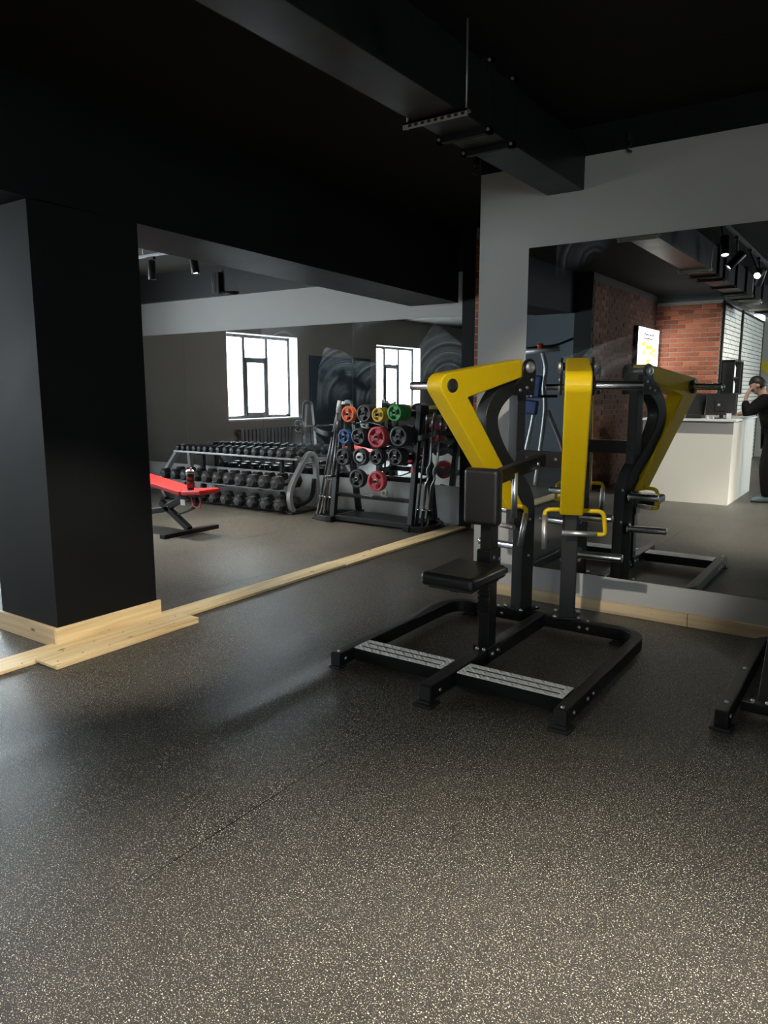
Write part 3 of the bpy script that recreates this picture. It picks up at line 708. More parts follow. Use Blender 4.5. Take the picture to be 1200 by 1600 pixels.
spot((-1.62, -2.3, 2.74), (-.75, -.9, -.55), 'black cylinder spotlight aimed at the red brick wall', 3.045, SPOT_W*.45, G1, 80, tx=TX)
spot((-1.40, -3.4, 2.74), (-.5, -.9, -.9), 'black cylinder spotlight aimed at the near end of the white brick', 3.045, SPOT_W*.5, G1, 80, tx=TX)
T2 = .75
track('light_track', (T2, 2.6, 3.06), (T2, -5.6, 3.06), 'unseen second black light track on the right side of the machine room', M['satin'])
for y, ax, lb, pw_ in ((1.6, (-.25,-.10,-1), 'front', 1.3), (.5, (-.30,.0,-1), 'middle', 6.0), (1.05, (-2.95,-1.78,-2.1), 'counter-facing', 4.6), (-1.2, (-.5,-.2,-1), 'rear', 1.0), (-4.6, (-1,-.25,-.50), 'last', 1.0)):  # unseen lamps; last and counter-facing ones added to brighten white brick and counter
    spot((T2, y, 2.74), ax, 'unseen black cylinder spotlight on the right-hand track, %s one' % lb, 3.045, SPOT_W*pw_, 'right-hand track spotlights', 32 if lb == 'counter-facing' else 78, tx=T2)
# dumbbell room
G3 = 'dumbbell room spotlights'
pA = at_z(238,437,2.70); pB = at_z(306,428,2.70)
track('light_track', (-7.6, pA.y, 2.955), (pA.x+.45, pA.y, 2.955), 'pale light track in the dumbbell room above the column edge', M['silver'])
spot(pA, (0,0,-1), 'black cylinder spotlight on the pale track, next to the column', 2.94, SPOT_W*1.3, G3, 70, ty=pA.y)
spot(pB, (.22,-.05,-1), 'black cylinder spotlight in the dumbbell room, slightly tilted, right of the other', 2.95, SPOT_W*1.7, G3, 70, ty=pB.y)
track('light_track', (pB.x-.08, pB.y, 2.965), (-5.05, pB.y, 2.965), 'dark light track holding the tilted spotlight in the dumbbell room', M['satin'])
track('light_track', (-4.9, 6.9, 2.93), (-4.9, 5.55, 2.93), 'dark light track reflected in the top corner of the far mirror', M['satin'])
spot((-4.86, 5.8, 2.62), (.2,-.25,-1), 'black cylinder spotlight reflected at the right end of the far mirror', 2.915, SPOT_W*.4, G3, tx=-4.9)
spot((-4.96, 6.5, 2.62), (-.3,-.1,-1), 'black cylinder spotlight reflected left of the end one in the far mirror', 2.915, SPOT_W*.3, G3, tx=-4.9)
# pipe bracket on the far wall band
pb = thing('pipe_bracket', 'black angled pipe bracket high on the far wall', 'bracket', (-7.65, YF-.09, 2.78))
MB().box(-7.67, -7.63, YF-.12, YF-.065, 2.80, 3.06).build('stand_pipe', P_, pb, bevel=.004)
MB().cyl((-7.65, YF-.09, 2.79), (-7.36, YF-.09, 2.77), .02).build('foot_pipe', P_, pb)
MB().cyl((-7.78, YF-.09, 2.80), (-7.78, YF-.09, 3.06), .006, 8).build('thin_rod', M['galv'], pb)
# socket on far wall
so = thing('wall_socket', 'small beige socket on the grey wall below the far mirror', 'socket', (-5.02, YF-.012, .27))
MB().box(-5.06, -4.98, YF-.012, YF-.0005, .23, .31).build('plate', M['cream'], so, bevel=.004)
MB().cyl((-5.02, YF-.012, .27), (-5.02, YF-.0135, .27), .022).build('insert', M['band'], so)

# ================================================================== DUMBBELL RACK AND DUMBBELLS
RX0, RX1 = -8.32, -5.97
rk = thing('dumbbell_rack', 'three-tier silver dumbbell rack with curved end frames under the far mirror', 'rack', ((RX0+RX1)/2, 6.95, 0))
def side_frame(x, s_):
    pts = smooth_path([(x,6.70,.03), (x,6.655,.10), (x,6.635,.22), (x,6.68,.36), (x,6.83,.545), (x,6.96,.685), (x,7.06,.715), (x,7.12,.65), (x,7.14,.5)], 5) + [(x,7.16,.03)]
    o = MB().sweep(pts, [(-.03,-.03),(.03,-.03),(.03,.03),(-.03,.03)], (1,0,0), smooth=False).build('end_frame', M['silver'], rk, bevel=.006)
    MB().box(x-.045, x+.045, 6.62, 7.24, 0, .03).build('foot', M['satin'], rk, bevel=.005)
    # loop bracing inside
    MB().sweep(smooth_path([(x-s_*.0,6.66,.14),(x,6.76,.10),(x,6.95,.12),(x,7.06,.2),(x,7.10,.4)],5), [(-.02,-.02),(.02,-.02),(.02,.02),(-.02,.02)], (1,0,0), smooth=False).build('brace', M['satin'], rk, bevel=.004)
side_frame(RX0, 1); side_frame(RX1, -1)
TIERS = [(6.93, .668, 17), (6.73, .302, 11), (6.735, .035, 9)]       # centre Y, shelf height, dumbbell count
for (y, z, n_) in TIERS[:2]:
    MB().box(RX0+.03, RX1-.03, y-.115, y-.075, z-.022, z+.004).box(RX0+.03, RX1-.03, y+.075, y+.115, z-.022, z+.004).build('shelf_rail', M['silver'], rk, bevel=.003)
    for x in np.linspace(RX0+.5, RX1-.5, 3): MB().box(x-.015, x+.015, y-.11, y+.11, z-.04, z-.022).build('shelf_bracket', M['satin'], rk)
MB().box(RX0+.03, RX1-.03, 6.68, 6.80, .012, .034).build('low_shelf', M['satin'], rk, bevel=.003)
MB().box(RX0+.25, RX0+.29, 7.12, 7.17, .03, .64).box(RX1-.6, RX1-.56, 7.12, 7.17, .03, .64).build('rear_stay', M['satin'], rk, bevel=.003)
# hexagonal dumbbells
def db_meshes():
    r, L_ = .055, .085
    hd = MB()
    vs = []
    for (rr, t) in ((.70*r,0),(r,.018),(r,L_-.018),(.70*r,L_)):
        for k in range(6): vs.append((rr*math.cos(k*PI/3), t, rr*math.sin(k*PI/3)))
    fs = [(5,4,3,2,1,0), (18,19,20,21,22,23)]
    for q in range(3):
        for k in range(6): fs.append((q*6+k, q*6+(k+1)%6, q*6+6+(k+1)%6, q*6+6+k))
    hd.add(vs, fs)
    return hd
def make_dumbbell():
    root = thing('dumbbell', '', 'dumbbell', (0,0,0), 0, 'hexagonal dumbbells on the rack')
    for s_ in (-1, 1):
        h = db_meshes()
        for v in h.v: v.y = s_*(v.y + .055)
        h.build('head', M['rubber'], root, local=True)
        MB().lathe([(0,.001),(.022,.001),(.024,0)], (0, s_*.14, 0), (0,s_,0), 12).build('end_disc', M['p_black'], root, local=True)
    MB().lathe([(.013,-.058),(.0145,-.03),(.0155,0),(.0145,.03),(.013,.058)], (0,0,0), (0,1,0), 12).build('handle', M['chrome'], root, local=True)
    return root
proto = make_dumbbell()
def copy_tree(o, parent=None):
    c = o.copy(); col.objects.link(c); c.parent = parent
    for ch in list(o.children): copy_tree(ch, c)
    return c
first = True
tiern = ['top', 'middle', 'bottom']
for ti, (y, z, n_) in enumerate(TIERS):
    xs = np.linspace(RX0+.12, RX1-.13, n_) if ti < 2 else np.linspace(RX0+.35, RX1-.12, n_)
    if ti == 0:
        wd = np.cumsum([.80+.36*(k/(n_-1)) for k in range(n_)]); xs = RX0+.11 + (wd-wd[0])/(wd[-1]-wd[0])*(RX1-.13-RX0-.11)
    for k in range(n_):
        o = proto if first else copy_tree(proto); first = False
        f = k/(n_-1)
        s_ = (0.80+.36*f, 1.42+.28*f, 1.30+.22*f)[ti]
        # centre-to-flat distance of a hexagon sitting on a flat
        o.scale = (s_, s_*(.95 if ti else 1.0), s_)
        o.location = (xs[k], y + random.uniform(-.006,.006), z + .004 + .055*s_*math.cos(PI/6)*1.0 + .0005)
        o.rotation_euler = (0, 0, random.uniform(-.03,.03))
        o['label'] = 'black hexagonal rubber dumbbell, %s from the left on the %s tier of the rack' % (ORD[k], tiern[ti])

# ================================================================== PLATE RACK
pr = thing('plate_rack', 'black A-frame weight plate rack with bar holders at both ends', 'rack', (-4.75, 6.75, 0))
AX = (-5.27, -4.205)
for x in AX:
    MB().sweep([(x,6.60,.06), (x,6.78,1.30)], [(-.03,-.03),(.03,-.03),(.03,.03),(-.03,.03)], (1,0,0), smooth=False).build('front_leg', M['satin'], pr, bevel=.005)
    MB().sweep([(x,7.10,.06), (x,6.86,1.30)], [(-.03,-.03),(.03,-.03),(.03,.03),(-.03,.03)], (1,0,0), smooth=False).build('rear_leg', P_, pr, bevel=.005)
    MB().box(x-.035, x+.035, 6.74, 6.90, 1.26, 1.34).build('head_block', M['satin'], pr, bevel=.006)
    MB().box(x-.04, x+.04, 6.50, 7.16, .0, .065).build('base_foot', P_, pr, bevel=.005)
MB().box(AX[0], AX[1], 6.62, 7.05, .035, .06).build('base_tray', M['rubber'], pr, bevel=.004)
MB().box(AX[0], AX[1], 6.585, 6.625, .02, .075).build('tray_lip', M['satin'], pr, bevel=.004)
ROWS = [  # (pixel x, pixel y, radius, material, colour word, count)
    [(543,647,.090,'orange','orange',2), (568,646,.098,'p_black','black',4), (590,648,.080,'p_yellow','yellow',4), (616,645,.092,'p_green','green',6)],
    [(537,682,.082,'p_blue','blue',3), (559,682,.094,'p_black','black',3), (588,683,.116,'p_red','red',3), (622,682,.112,'p_black','black',5)],
    [(535,714,.096,'p_black','black',2), (562,714,.096,'p_black','black',2), (587,714,.088,'p_black','black',3), (617,714,.094,'p_black','black',4)],
    [(512,745,0,None,'',0), (557,748,.104,'p_black','black',2), (587,752,.112,'p_red','red',2)]]
RY = [6.70, 6.655, 6.61, 6.57]
rown = ['top', 'second', 'third', 'lowest']
def plate_mesh(r, mat, key, cache={}):
    if (key, r) in cache: return cache[(key, r)]
    b = MB(); T = .034; ax = (0,-1,0)
    b.lathe([(r*.74,.0),(r*.78,.003),(r*.97,.003),(r,.006),(r,T-.006),(r*.97,T-.002),(r*.78,T-.002),(r*.74,T-.005),(r*.74,0)], (0,T/2,0), ax, 32)
    b.lathe([(.014,0),(r*.36,0),(r*.38,.003),(r*.38,T-.008),(r*.35,T-.005),(.014,T-.005),(.014,0)], (0,T/2,0), ax, 24)
    for q in range(3):
        a0 = PI/2 + q*2*PI/3
        vs = []; m = 7
        for (yy) in (T/2-.003, -T/2+.008):
            for k in range(m):
                a = a0 + (k/(m-1)-.5)*1.15; vs.append((r*.34*math.cos(a), yy, r*.34*math.sin(a)))
            for k in range(m):
                a = a0 + (k/(m-1)-.5)*.95; vs.append((r*.76*math.cos(a), yy, r*.76*math.sin(a)))
        fs = []
        for k in range(m-1):
            fs += [(k,k+1,m+k+1,m+k), (2*m+k,3*m+k,3*m+k+1,2*m+k+1)]
        fs += [(0,m,3*m,2*m), (m-1,3*m-1,4*m-1,2*m-1)]
        b.add(vs, fs)
    o = b.build('weight_plate', mat, None); cache[(key, r)] = o.data
    bpy.data.objects.remove(o); return cache[(key, r)]
for ri, row in enumerate(ROWS):
    yb = RY[ri]; zs = []
    for (px_, py_, r, mk, cw, n_) in row:
        c = at_y(px_, py_, yb-.06); zs.append(c.z)
    zb = sum(zs)/len(zs)
    yc = (6.868, 6.81, 6.765, 6.765)[ri]
    MB().box(AX[0], AX[1], yc, yc+.04, zb-.03, zb+.03).build('cross_bar', P_, pr, bevel=.004)
    for x in AX:
        ya_, yd_ = 6.60+.18*(zb-.06)/1.24, 7.10-.24*(zb-.06)/1.24
        MB().box(x-.02, x+.02, ya_, max(yd_, yc+.04), zb-.02, zb+.02).build('side_link', P_, pr)
    for pi_, (px_, py_, r, mk, cw, n_) in enumerate(row):
        c = at_y(px_, py_, yb-.06)
        MB().cyl((c.x, yc+.01, c.z), (c.x, yb-.085, c.z), .0125, 12).build('peg', P_, pr)
        MB().lathe([(0,0),(.016,0),(.016,.008),(0,.010)], (c.x, yb-.083, c.z), (0,-1,0), 12).build('peg_cap', P_, pr)
        if not n_:
            for q in range(3):
                cl = MB(); aa = [2*PI*k/14 for k in range(43)]
                cl.tube([(c.x+.022*math.cos(a), yb-.02-q*.03-.004*a/PI, c.z-.008+.022*math.sin(a)) for a in aa[:29]], .0025, 6)
                cl.tube([(c.x+.022, yb-.02-q*.03, c.z-.008), (c.x+.035, yb-.02-q*.03, c.z-.06)], .0025, 6)
                tag(cl.build('spring_collar', M['chrome'], loc=(c.x, yb-.02-q*.03, c.z)), 'chrome spring collar hanging on the bare left peg, %s from the front' % ORD[2-q], 'collar', 'spring collars on the peg')
        for q in range(n_):
            me = plate_mesh(r, M[mk], mk)
            o = bpy.data.objects.new('weight_plate', me); col.objects.link(o)
            o.location = (c.x, yb-.045+q*.0365, c.z - .0008); o.rotation_euler = (0, random.uniform(-.6,.6), 0)
            if q: lab = '%s rubber plate, %s behind the front one on peg %s of the %s row' % (cw, ORD[q-1], ['one','two','three','four'][pi_], rown[ri])
            else: lab = '%s three-grip rubber plate at the front of %s peg from left, %s row' % (cw, ORD[pi_], rown[ri])
            tag(o, lab, 'weight plate', 'rubber plates on the plate rack')
            if q == 0 and (ri, pi_) == (2, 1):
                MB().lathe([(.016,0),(r*.5,0),(r*.52,-.002)], (0,-.0175,0), (0,-1,0), 24).build('white_hub', M['white'], o, local=True)
            if q == 0:
                MB().lathe([(.0145,0),(.021,0),(.021,.003),(.0145,.003)], (0,-.0155,0), (0,-1,0), 16).build('steel_bush', M['bolt'], o, local=True)
# spare lower pegs
for x in (-5.05, -4.72, -4.45):
    MB().bar((x-.16, 6.60, .335), (x+.12, 6.66, .30), .03, .012).build('lower_peg', P_, pr)
MB().box(AX[0], AX[1], 6.66, 6.70, .285, .33).build('cross_bar', P_, pr, bevel=.004)
# bar holders : base wings, hooks
for s_, x in ((-1, AX[0]), (1, AX[1])):
    q_ = .30 if s_ < 0 else .205
    w = smooth_path([(x,6.53,.032),(x+s_*q_*.66,6.56,.032),(x+s_*q_*.97,6.68,.032),(x+s_*q_,6.85,.032),(x+s_*q_*.72,7.0,.032),(x,7.08,.032)],5)
    MB().sweep(w, [(-.022,-.03),(.022,-.03),(.022,.03),(-.022,.03)], (0,0,1), smooth=False).build('bar_holder_ring', M['satin'], pr, bevel=.004)
    MB().box(min(x,x+s_*q_*.95), max(x,x+s_*q_*.95), 6.56, 7.0, .004, .02).build('holder_floor', M['rubber'], pr)
    hk = smooth_path([(x,6.70,1.0),(x+s_*q_*.4,6.66,1.0),(x+s_*q_*.85,6.68,1.03),(x+s_*q_*1.2,6.72,1.06)],5)
    MB().sweep(hk, [(-.016,-.03),(.016,-.03),(.016,.03),(-.016,.03)], (0,0,1), smooth=False).build('bar_hook', P_, pr, bevel=.004)
# white lettering and badge on the front leg, red tag
def text_mesh(name, body, size, mat, parent, M4, extrude=.0006):
    cu = bpy.data.curves.new(name, 'FONT'); cu.body = body; cu.size = size; cu.extrude = extrude; cu.align_x = 'CENTER'; cu.align_y = 'CENTER'
    t = bpy.data.objects.new(name, cu); col.objects.link(t)
    dg = bpy.context.evaluated_depsgraph_get(); me = bpy.data.meshes.new_from_object(t.evaluated_get(dg)); bpy.data.objects.remove(t)
    me.transform(M4); me.materials.clear(); me.materials.append(mat)
    o = bpy.data.objects.new(name, me); col.objects.link(o); o.parent = parent; return o
lean = math.atan2(.18, 1.24)
fr = Vector((0, -math.cos(lean), math.sin(lean))); upv = Vector((0, math.sin(lean), math.cos(lean)))
tx = -upv                       # letters run downwards along the leg
R3 = Matrix((tx, fr.cross(tx), fr)).transposed().to_4x4()
pc = Vector((AX[0]-.0, 6.60+.18*.70, .06+1.24*.70)) + fr*.0312
text_mesh('lettering', 'TECO', .062, M['white'], pr, Matrix.Translation(pc - pr.location) @ R3)
MB().cbox(pc + upv*.13 - Vector((0,0,0)), (.03,.002,.05), Matrix.Rotation(-lean, 3, 'X')).build('badge', M['white'], pr)
MB().cbox(Vector((AX[1]+.0, 6.655, .66)) + fr*.033, (.028,.004,.075), Matrix.Rotation(-lean, 3, 'X')).build('red_tag', M['redprint'], pr, bevel=.001)
# bars standing in the holders
def bar_thing(p, q, label, r=.0125, sleeve=.020, sl=.26, curl=False, cap=False):
    p = Vector(p); q = Vector(q); t = (q-p).normalized(); L_ = (q-p).length
    root = thing('barbell', label, 'barbell', p, 0, 'bars standing in the plate rack')
    if curl:
        sd = Vector((0,1,0)).cross(t).normalized(); pts = [p+t*sl]
        for k, a in enumerate((.40,.47,.54,.61)): pts.append(p + t*(L_*a) + sd*(.020*(1 if k % 2 else -1)))
        pts.append(q - t*.02); MB().tube(fillet(pts, .03, 5), r, 10).build('shaft', M['steel'], root)
    else: MB().cyl(p+t*sl, q-t*.02, r, 12).build('shaft', M['steel'], root)
    MB().lathe([(0,0),(sleeve*.9,0),(sleeve,.004),(sleeve,sl-.012),(sleeve*1.35,sl-.012),(sleeve*1.35,sl),(r,sl)], p, t, 16).build('sleeve', M['chrome'], root)
    MB().lathe([(r,-sl*.45),(sleeve*.95,-sl*.45),(sleeve*.95,-.004),(sleeve*.8,0),(0,0)], q, t, 16).build('upper_sleeve', M['white'] if cap else M['steel'], root)
for k, (a, c) in enumerate((((-5.535,6.62,.02),(-5.335,6.82,1.38)), ((-5.475,6.61,.02),(-5.275,6.82,1.37)), ((-5.415,6.60,.02),(-5.245,6.70,1.36)), ((-5.355,6.62,.02),(-5.222,6.66,1.16)))):
    bar_thing(a, c, 'straight chrome bar leaning at the left end of the plate rack, %s from the left' % ORD[k], cap=(k < 3))
for k, (a, c, cu) in enumerate((((-4.145,6.62,.022),(-4.075,6.72,1.24),False), ((-4.105,6.66,.022),(-4.03,6.80,1.27),False), ((-4.07,6.61,.022),(-3.99,6.70,1.20),True), ((-4.05,6.70,.022),(-3.955,6.84,1.28),False), ((-4.03,6.64,.022),(-3.925,6.76,1.18),True))):
    bar_thing(a, c, ('bent curl bar' if cu else 'straight chrome bar') + ' standing at the right end of the plate rack, %s from the left' % ORD[k], r=.011, sleeve=.018, sl=.22, curl=cu)

# ================================================================== RED BENCH AND SHAKER BOTTLE
be = thing('weight_bench', 'adjustable weight bench with red pads and black frame beside the column', 'bench', (-6.6, 5.15, 0))
by = 5.15
MB().bar((-6.02, by, .448), (-5.72, by, .475), .27, .055).build('seat', M['red_vinyl'], be, bevel=.018, segs=4)
MB().bar((-6.04, by, .440), (-7.15, by, .60), .27, .055).build('backrest', M['red_vinyl'], be, bevel=.018, segs=4)
MB().bar((-6.03, by, .405), (-5.76, by, .425), .06, .03).build('seat_support', P_, be, bevel=.004)
MB().bar((-6.08, by, .405), (-6.95, by, .53), .05, .05).build('back_support', P_, be, bevel=.004)
MB().bar((-6.50, by, .30), (-6.06, by, .045), .06, .06).build('front_leg', P_, be, bevel=.005)
MB().bar((-6.06, by, .40), (-6.40, by, .25), .05, .07).build('neck', P_, be, bevel=.005)
MB().bar((-6.35, by, .24), (-7.25, by, .07), .06, .06).build('main_rail', P_, be, bevel=.005)
MB().sweep(smooth_path([(-5.95,by,.40),(-5.93,by,.34),(-6.0,by,.27),(-6.12,by,.22),(-6.22,by,.19)],5), [(-.008,-.025),(.008,-.025),(.008,.025),(-.008,.025)], (0,1,0), smooth=False).build('adjuster_arc', P_, be)
MB().box(-6.09, -6.01, 4.78, 5.52, .0, .045).build('front_foot', P_, be, bevel=.006)
MB().box(-7.28, -7.20, 4.88, 5.42, .0, .045).build('rear_foot', P_, be, bevel=.006)
MB().bar((-7.24, by, .04), (-6.95, by, .53), .05, .05).build('rear_post', P_, be, bevel=.004)
MB().tube(fillet([(-5.98,5.12,.40),(-5.90,5.08,.31),(-5.80,5.08,.30),(-5.83,5.12,.40)], .02, 4), .007, 8).build('red_pull_handle', M['redprint'], be)
MB().box(-6.15, -6.08, by-.031, by-.027, .30, .36).build('white_sticker', M['white'], be)
bo = thing('shaker_bottle', 'black shaker bottle with red print and white lid on the bench seat', 'bottle', (-5.935, 5.08, .4865))
c = Vector((-5.935, 5.08, .4865))
MB().lathe([(0,0),(.032,0),(.036,.004),(.040,.15),(.041,.165),(0,.166)], c, (0,0,1), 24).build('cup', M['rubber'], bo)
MB().lathe([(.0415,.165),(.0425,.168),(.0425,.19),(.038,.20),(.026,.207),(0,.209)], c, (0,0,1), 24).build('lid', M['white'], bo)
MB().lathe([(.0428,.172),(.0436,.174),(.0436,.180),(.0428,.182)], c, (0,0,1), 24).build('lid_band', M['rubber'], bo)
MB().cyl(c+Vector((.012,0,.206)), c+Vector((.030,-.01,.226)), .010, 12).build('spout', M['redprint'], bo)
for z0, z1, a0, a1 in ((.02,.06,-1.3,-.2),(.065,.085,-1.5,-.6),(.10,.13,-1.2,-.2),(.115,.14,-1.6,-1.25)):
    vs = []; m = 6
    for k in range(m):
        a = a0+(a1-a0)*k/(m-1); 
        for z in (z0, z1):
            r = .0364+.0035*(z/.15)+.0006; vs.append(c+Vector((r*math.cos(a), r*math.sin(a), z)))
    MB().add(vs, [(2*k,2*k+2,2*k+3,2*k+1) for k in range(m-1)]).build('red_print', M['redprint'], bo)

# ================================================================== THINGS SEEN IN THE FAR MIRROR
# bench press station, standing behind the column
bp = thing('bench_press', 'silver bench press station with a red pad, reflected left of the plate rack', 'bench', (-8.05, 4.55, 0))
for y in (5.10, 4.00):
    MB().sweep(fillet([(-7.86,y,.05),(-7.99,y,1.30),(-8.10,y,1.30),(-8.22,y,.05)],.05,5), [(-.03,-.03),(.03,-.03),(.03,.03),(-.03,.03)], (0,1,0), smooth=False).build('upright', M['silver'], bp, bevel=.005)
    MB().box(-8.5, -7.75, y-.035, y+.035, 0, .05).build('foot', M['satin'], bp, bevel=.005)
    MB().bar((-7.965,y,.885),(-7.90,y,.90), .03, .012).bar((-7.90,y,.895),(-7.89,y,.95), .03, .012).build('bar_hook', P_, bp)
MB().box(-8.08, -8.02, 4.0, 5.1, .30, .36).build('cross_bar', M['silver'], bp, bevel=.005)
MB().box(-9.35, -8.12, 4.41, 4.69, .40, .46).build('bench_pad', M['red_vinyl'], bp, bevel=.018, segs=4)
MB().box(-9.3, -8.05, 4.52, 4.58, .33, .40).build('pad_rail', M['silver'], bp, bevel=.004)
MB().box(-9.28, -9.22, 4.52, 4.58, .05, .34).box(-9.29, -9.21, 4.3, 4.8, 0, .05).build('tail_leg', M['silver'], bp, bevel=.004)
bb = thing('barbell', 'loaded barbell resting on the reflected bench press', 'barbell', (-7.93, 4.55, .90))
MB().cyl((-7.93,3.55,.917),(-7.93,5.55,.917), .0135, 12).build('shaft', M['chrome'], bb)
for s_ in (-1, 1):
    MB().cyl((-7.93,4.55+s_*.86,.917),(-7.93,4.55+s_*1.05,.917), .025, 14).build('sleeve', M['chrome'], bb)
    o = bpy.data.objects.new('weight_plate', plate_mesh(.115, M['silver'], 'silver_big')); col.objects.link(o); o.parent = bb
    o.location = (0, s_*.905, .017); o.rotation_euler = (0,.3,PI if s_ > 0 else 0); o.name = 'disc'
# radiator below the first window
ra = thing('radiator', 'grey panel radiator under the window, reflected above the dumbbells', 'radiator', (XL+.08, 4.1, .5))
for k in range(15): MB().box(XL+.03, XL+.11, 3.35+k*.1, 3.35+k*.1+.08, .18, .78).build('radiator_fin', M['band'], ra, bevel=.01)
MB().cyl((XL+.07,3.3,.24),(XL+.07,4.9,.24), .02).cyl((XL+.07,3.3,.72),(XL+.07,4.9,.72), .02).build('radiator_pipe', M['band'], ra)

# ================================================================== THINGS SEEN IN THE NEAR MIRROR
def mir(v): return Vector((v.x, 2*W - v.y, v.z))
# dip and pull-up tower with blue pads
dt = thing('dip_tower', 'silver pull-up and dip tower with blue pads, reflected beside the yellow lever', 'gym machine', (-4.62, -1.15, 0))
tx0, ty0 = -4.62, -1.15
MB().tube(smooth_path([(tx0-.12,ty0+.30,.02),(tx0-.06,ty0+.22,.5),(tx0+.0,ty0+.14,.95),(tx0+.02,ty0+.10,1.2)],6), .032, 12).build('front_leg', M['silver'], dt)
MB().tube(smooth_path([(tx0+.04,ty0+.02,.02),(tx0+.09,ty0-.02,.6),(tx0+.14,ty0-.04,1.2),(tx0+.10,ty0-.05,1.55),(tx0+.12,ty0-.05,1.85),(tx0+.06,ty0,2.12)],6), .034, 12).build('main_post', M['silver'], dt)
MB().tube(smooth_path([(tx0+.40,ty0-.5,.02),(tx0+.32,ty0-.35,.6),(tx0+.18,ty0-.06,1.18)],6), .032, 12).build('rear_leg', M['silver'], dt)
MB().cyl((tx0-.22,ty0+.06,2.08),(tx0+.34,ty0-.02,2.12), .04, 14).build('top_bar', M['silver'], dt)
MB().tube(fillet([(tx0-.34,ty0+.2,2.22),(tx0-.2,ty0+.1,2.13),(tx0+.3,ty0,2.17),(tx0+.62,ty0-.1,2.30)],.08,5), .018, 10).build('pull_up_handle', P_, dt)
MB().lathe([(0,0),(.05,0),(.05,.07),(0,.07)], (tx0+.05,ty0+.03,2.13), (0,0,1), 14).build('red_cap', M['redprint'], dt)
MB().cbox((tx0+.02,ty0+.12,1.56), (.22,.08,.34), Matrix.Rotation(.12,3,'Y')).build('back_pad', M['blue_vinyl'], dt, bevel=.03, segs=4)
MB().cbox((tx0-.02,ty0+.14,1.24), (.22,.10,.22), Matrix.Rotation(.10,3,'Y')).build('arm_pad', M['blue_vinyl'], dt, bevel=.03, segs=4)
MB().cyl((tx0-.2,ty0+.1,1.40),(tx0+.35,ty0+.02,1.41), .022, 12).build('arm_bar', P_, dt)
bolt(dt, (tx0-.0,ty0+.17,1.41), (0,1,0), .02, .012)
# lit sign on the brick partition
sg = thing('lightbox_sign', 'white illuminated light box sign with yellow print on the brick partition', 'sign', (-3.66, -3.55, 2.2))
SY0, SY1, SZ0, SZ1 = -4.13, -2.86, 1.72, 2.55
MB().box(-3.672, -3.60, SY0, SY1, SZ0, SZ1).build('housing', M['satin'], sg, bevel=.02, segs=3)
MB().box(-3.601, -3.595, SY0+.015, SY1-.015, SZ0+.015, SZ1-.015).build('light_panel', M['sign_white'], sg, bevel=.002, segs=1)
def mark(name, mat, pts, w):
    b = MB()
    for (a, c) in pts: b.bar((-3.5935, a[0], a[1]), (-3.5935, c[0], c[1]), .003, w, up=(0, 0.3, 1))
    b.build(name, mat, sg)
ym = (SY0+SY1)/2
for k, (dy, h) in enumerate(((-.30,.10),(-.22,.05),(-.14,.07),(-.06,.04),(.03,.06),(.11,.05),(.20,.09))):
    mark('blue_mark', M['sign_blue'], [((ym-dy, 2.42),(ym-dy-.06, 2.42+h*.3)), ((ym-dy-.02, 2.38),(ym-dy-.03, 2.38+h))], .034)
mark('blue_mark', M['sign_blue'], [((ym+.3,2.36),(ym-.2,2.365))], .02)
for (dy, z, l) in ((.42,2.16,.20),(.20,2.11,.22),(-.02,2.12,.2),(-.24,2.08,.18),(.34,2.02,.12),(-.10,2.02,.14),(-.30,1.99,.12),(.12,1.88,.2),(.02,1.82,.1)):
    mark('yellow_mark', M['sign_yellow'], [((ym+dy, z+.10),(ym+dy-l, z+.12))], .07)
# reception counter
ct = thing('reception_counter', 'cream reception counter with a grey band, reflected in the near mirror', 'counter', (-2.25, -1.6, 0))
CX0, CX1, CY0, CY1 = -2.86, -1.715, -2.46, -.735
MB().box(CX0, CX1-.02, CY0, CY1-.02, 0, 1.09).build('body', M['cream'], ct)
MB().box(CX0, CX1, CY1-.02, CY1, .0, .93).build('front_panel', M['cream'], ct, bevel=.002, segs=1)
MB().box(CX0, CX1, CY1-.02, CY1-.006, .932, 1.095).build('front_band', M['band'], ct)
for y0, y1 in ((-1.04,CY1-.022),(-1.5,-1.044),(-1.96,-1.504),(CY0,-1.964)):
    MB().box(CX1-.02, CX1, y0, y1, .0, 1.095).build('side_panel', M['cream'], ct, bevel=.003, segs=1)
MB().box(CX0-.02, CX1+.03, CY0-.02, CY1+.02, 1.096, 1.122).build('counter_top', M['white'], ct, bevel=.004)
CTZ = 1.122
# on the counter
mo = thing('monitor', 'black monitor seen from behind on the reception counter', 'monitor', (-1.93, -1.05, CTZ))
MB().box(-2.03, -1.83, -1.15, -.97, CTZ, CTZ+.012).build('stand_base', M['screen'], mo, bevel=.003)
MB().box(-1.955, -1.905, -1.08, -1.055, CTZ+.012, CTZ+.22).build('stand_neck', M['screen'], mo, bevel=.003)
MB().box(-2.12, -1.75, -1.05, -1.015, CTZ+.05, CTZ+.335).build('screen_shell', M['screen'], mo, bevel=.008)
MB().box(-2.0, -1.87, -1.015, -.995, CTZ+.10, CTZ+.25).build('rear_cover', M['satin'], mo, bevel=.006)
MB().lathe([(0,.002),(.016,.002),(.018,0)], (-1.955, -.995, CTZ+.185), (0,1,0), 14).build('silver_badge', M['alu'], mo)
po = thing('payment_terminal', 'dark grey upright screen box next to the monitor on the counter', 'terminal', (-2.26, -1.1, CTZ))
MB().box(-2.36, -2.16, -1.24, -.96, CTZ, CTZ+.05).build('base', M['satin'], po, bevel=.006)
MB().bar((-2.26,-1.10,CTZ+.04), (-2.24,-1.13,CTZ+.33), .22, .06, up=(0,1,0)).build('panel', M['screen'], po, bevel=.006)
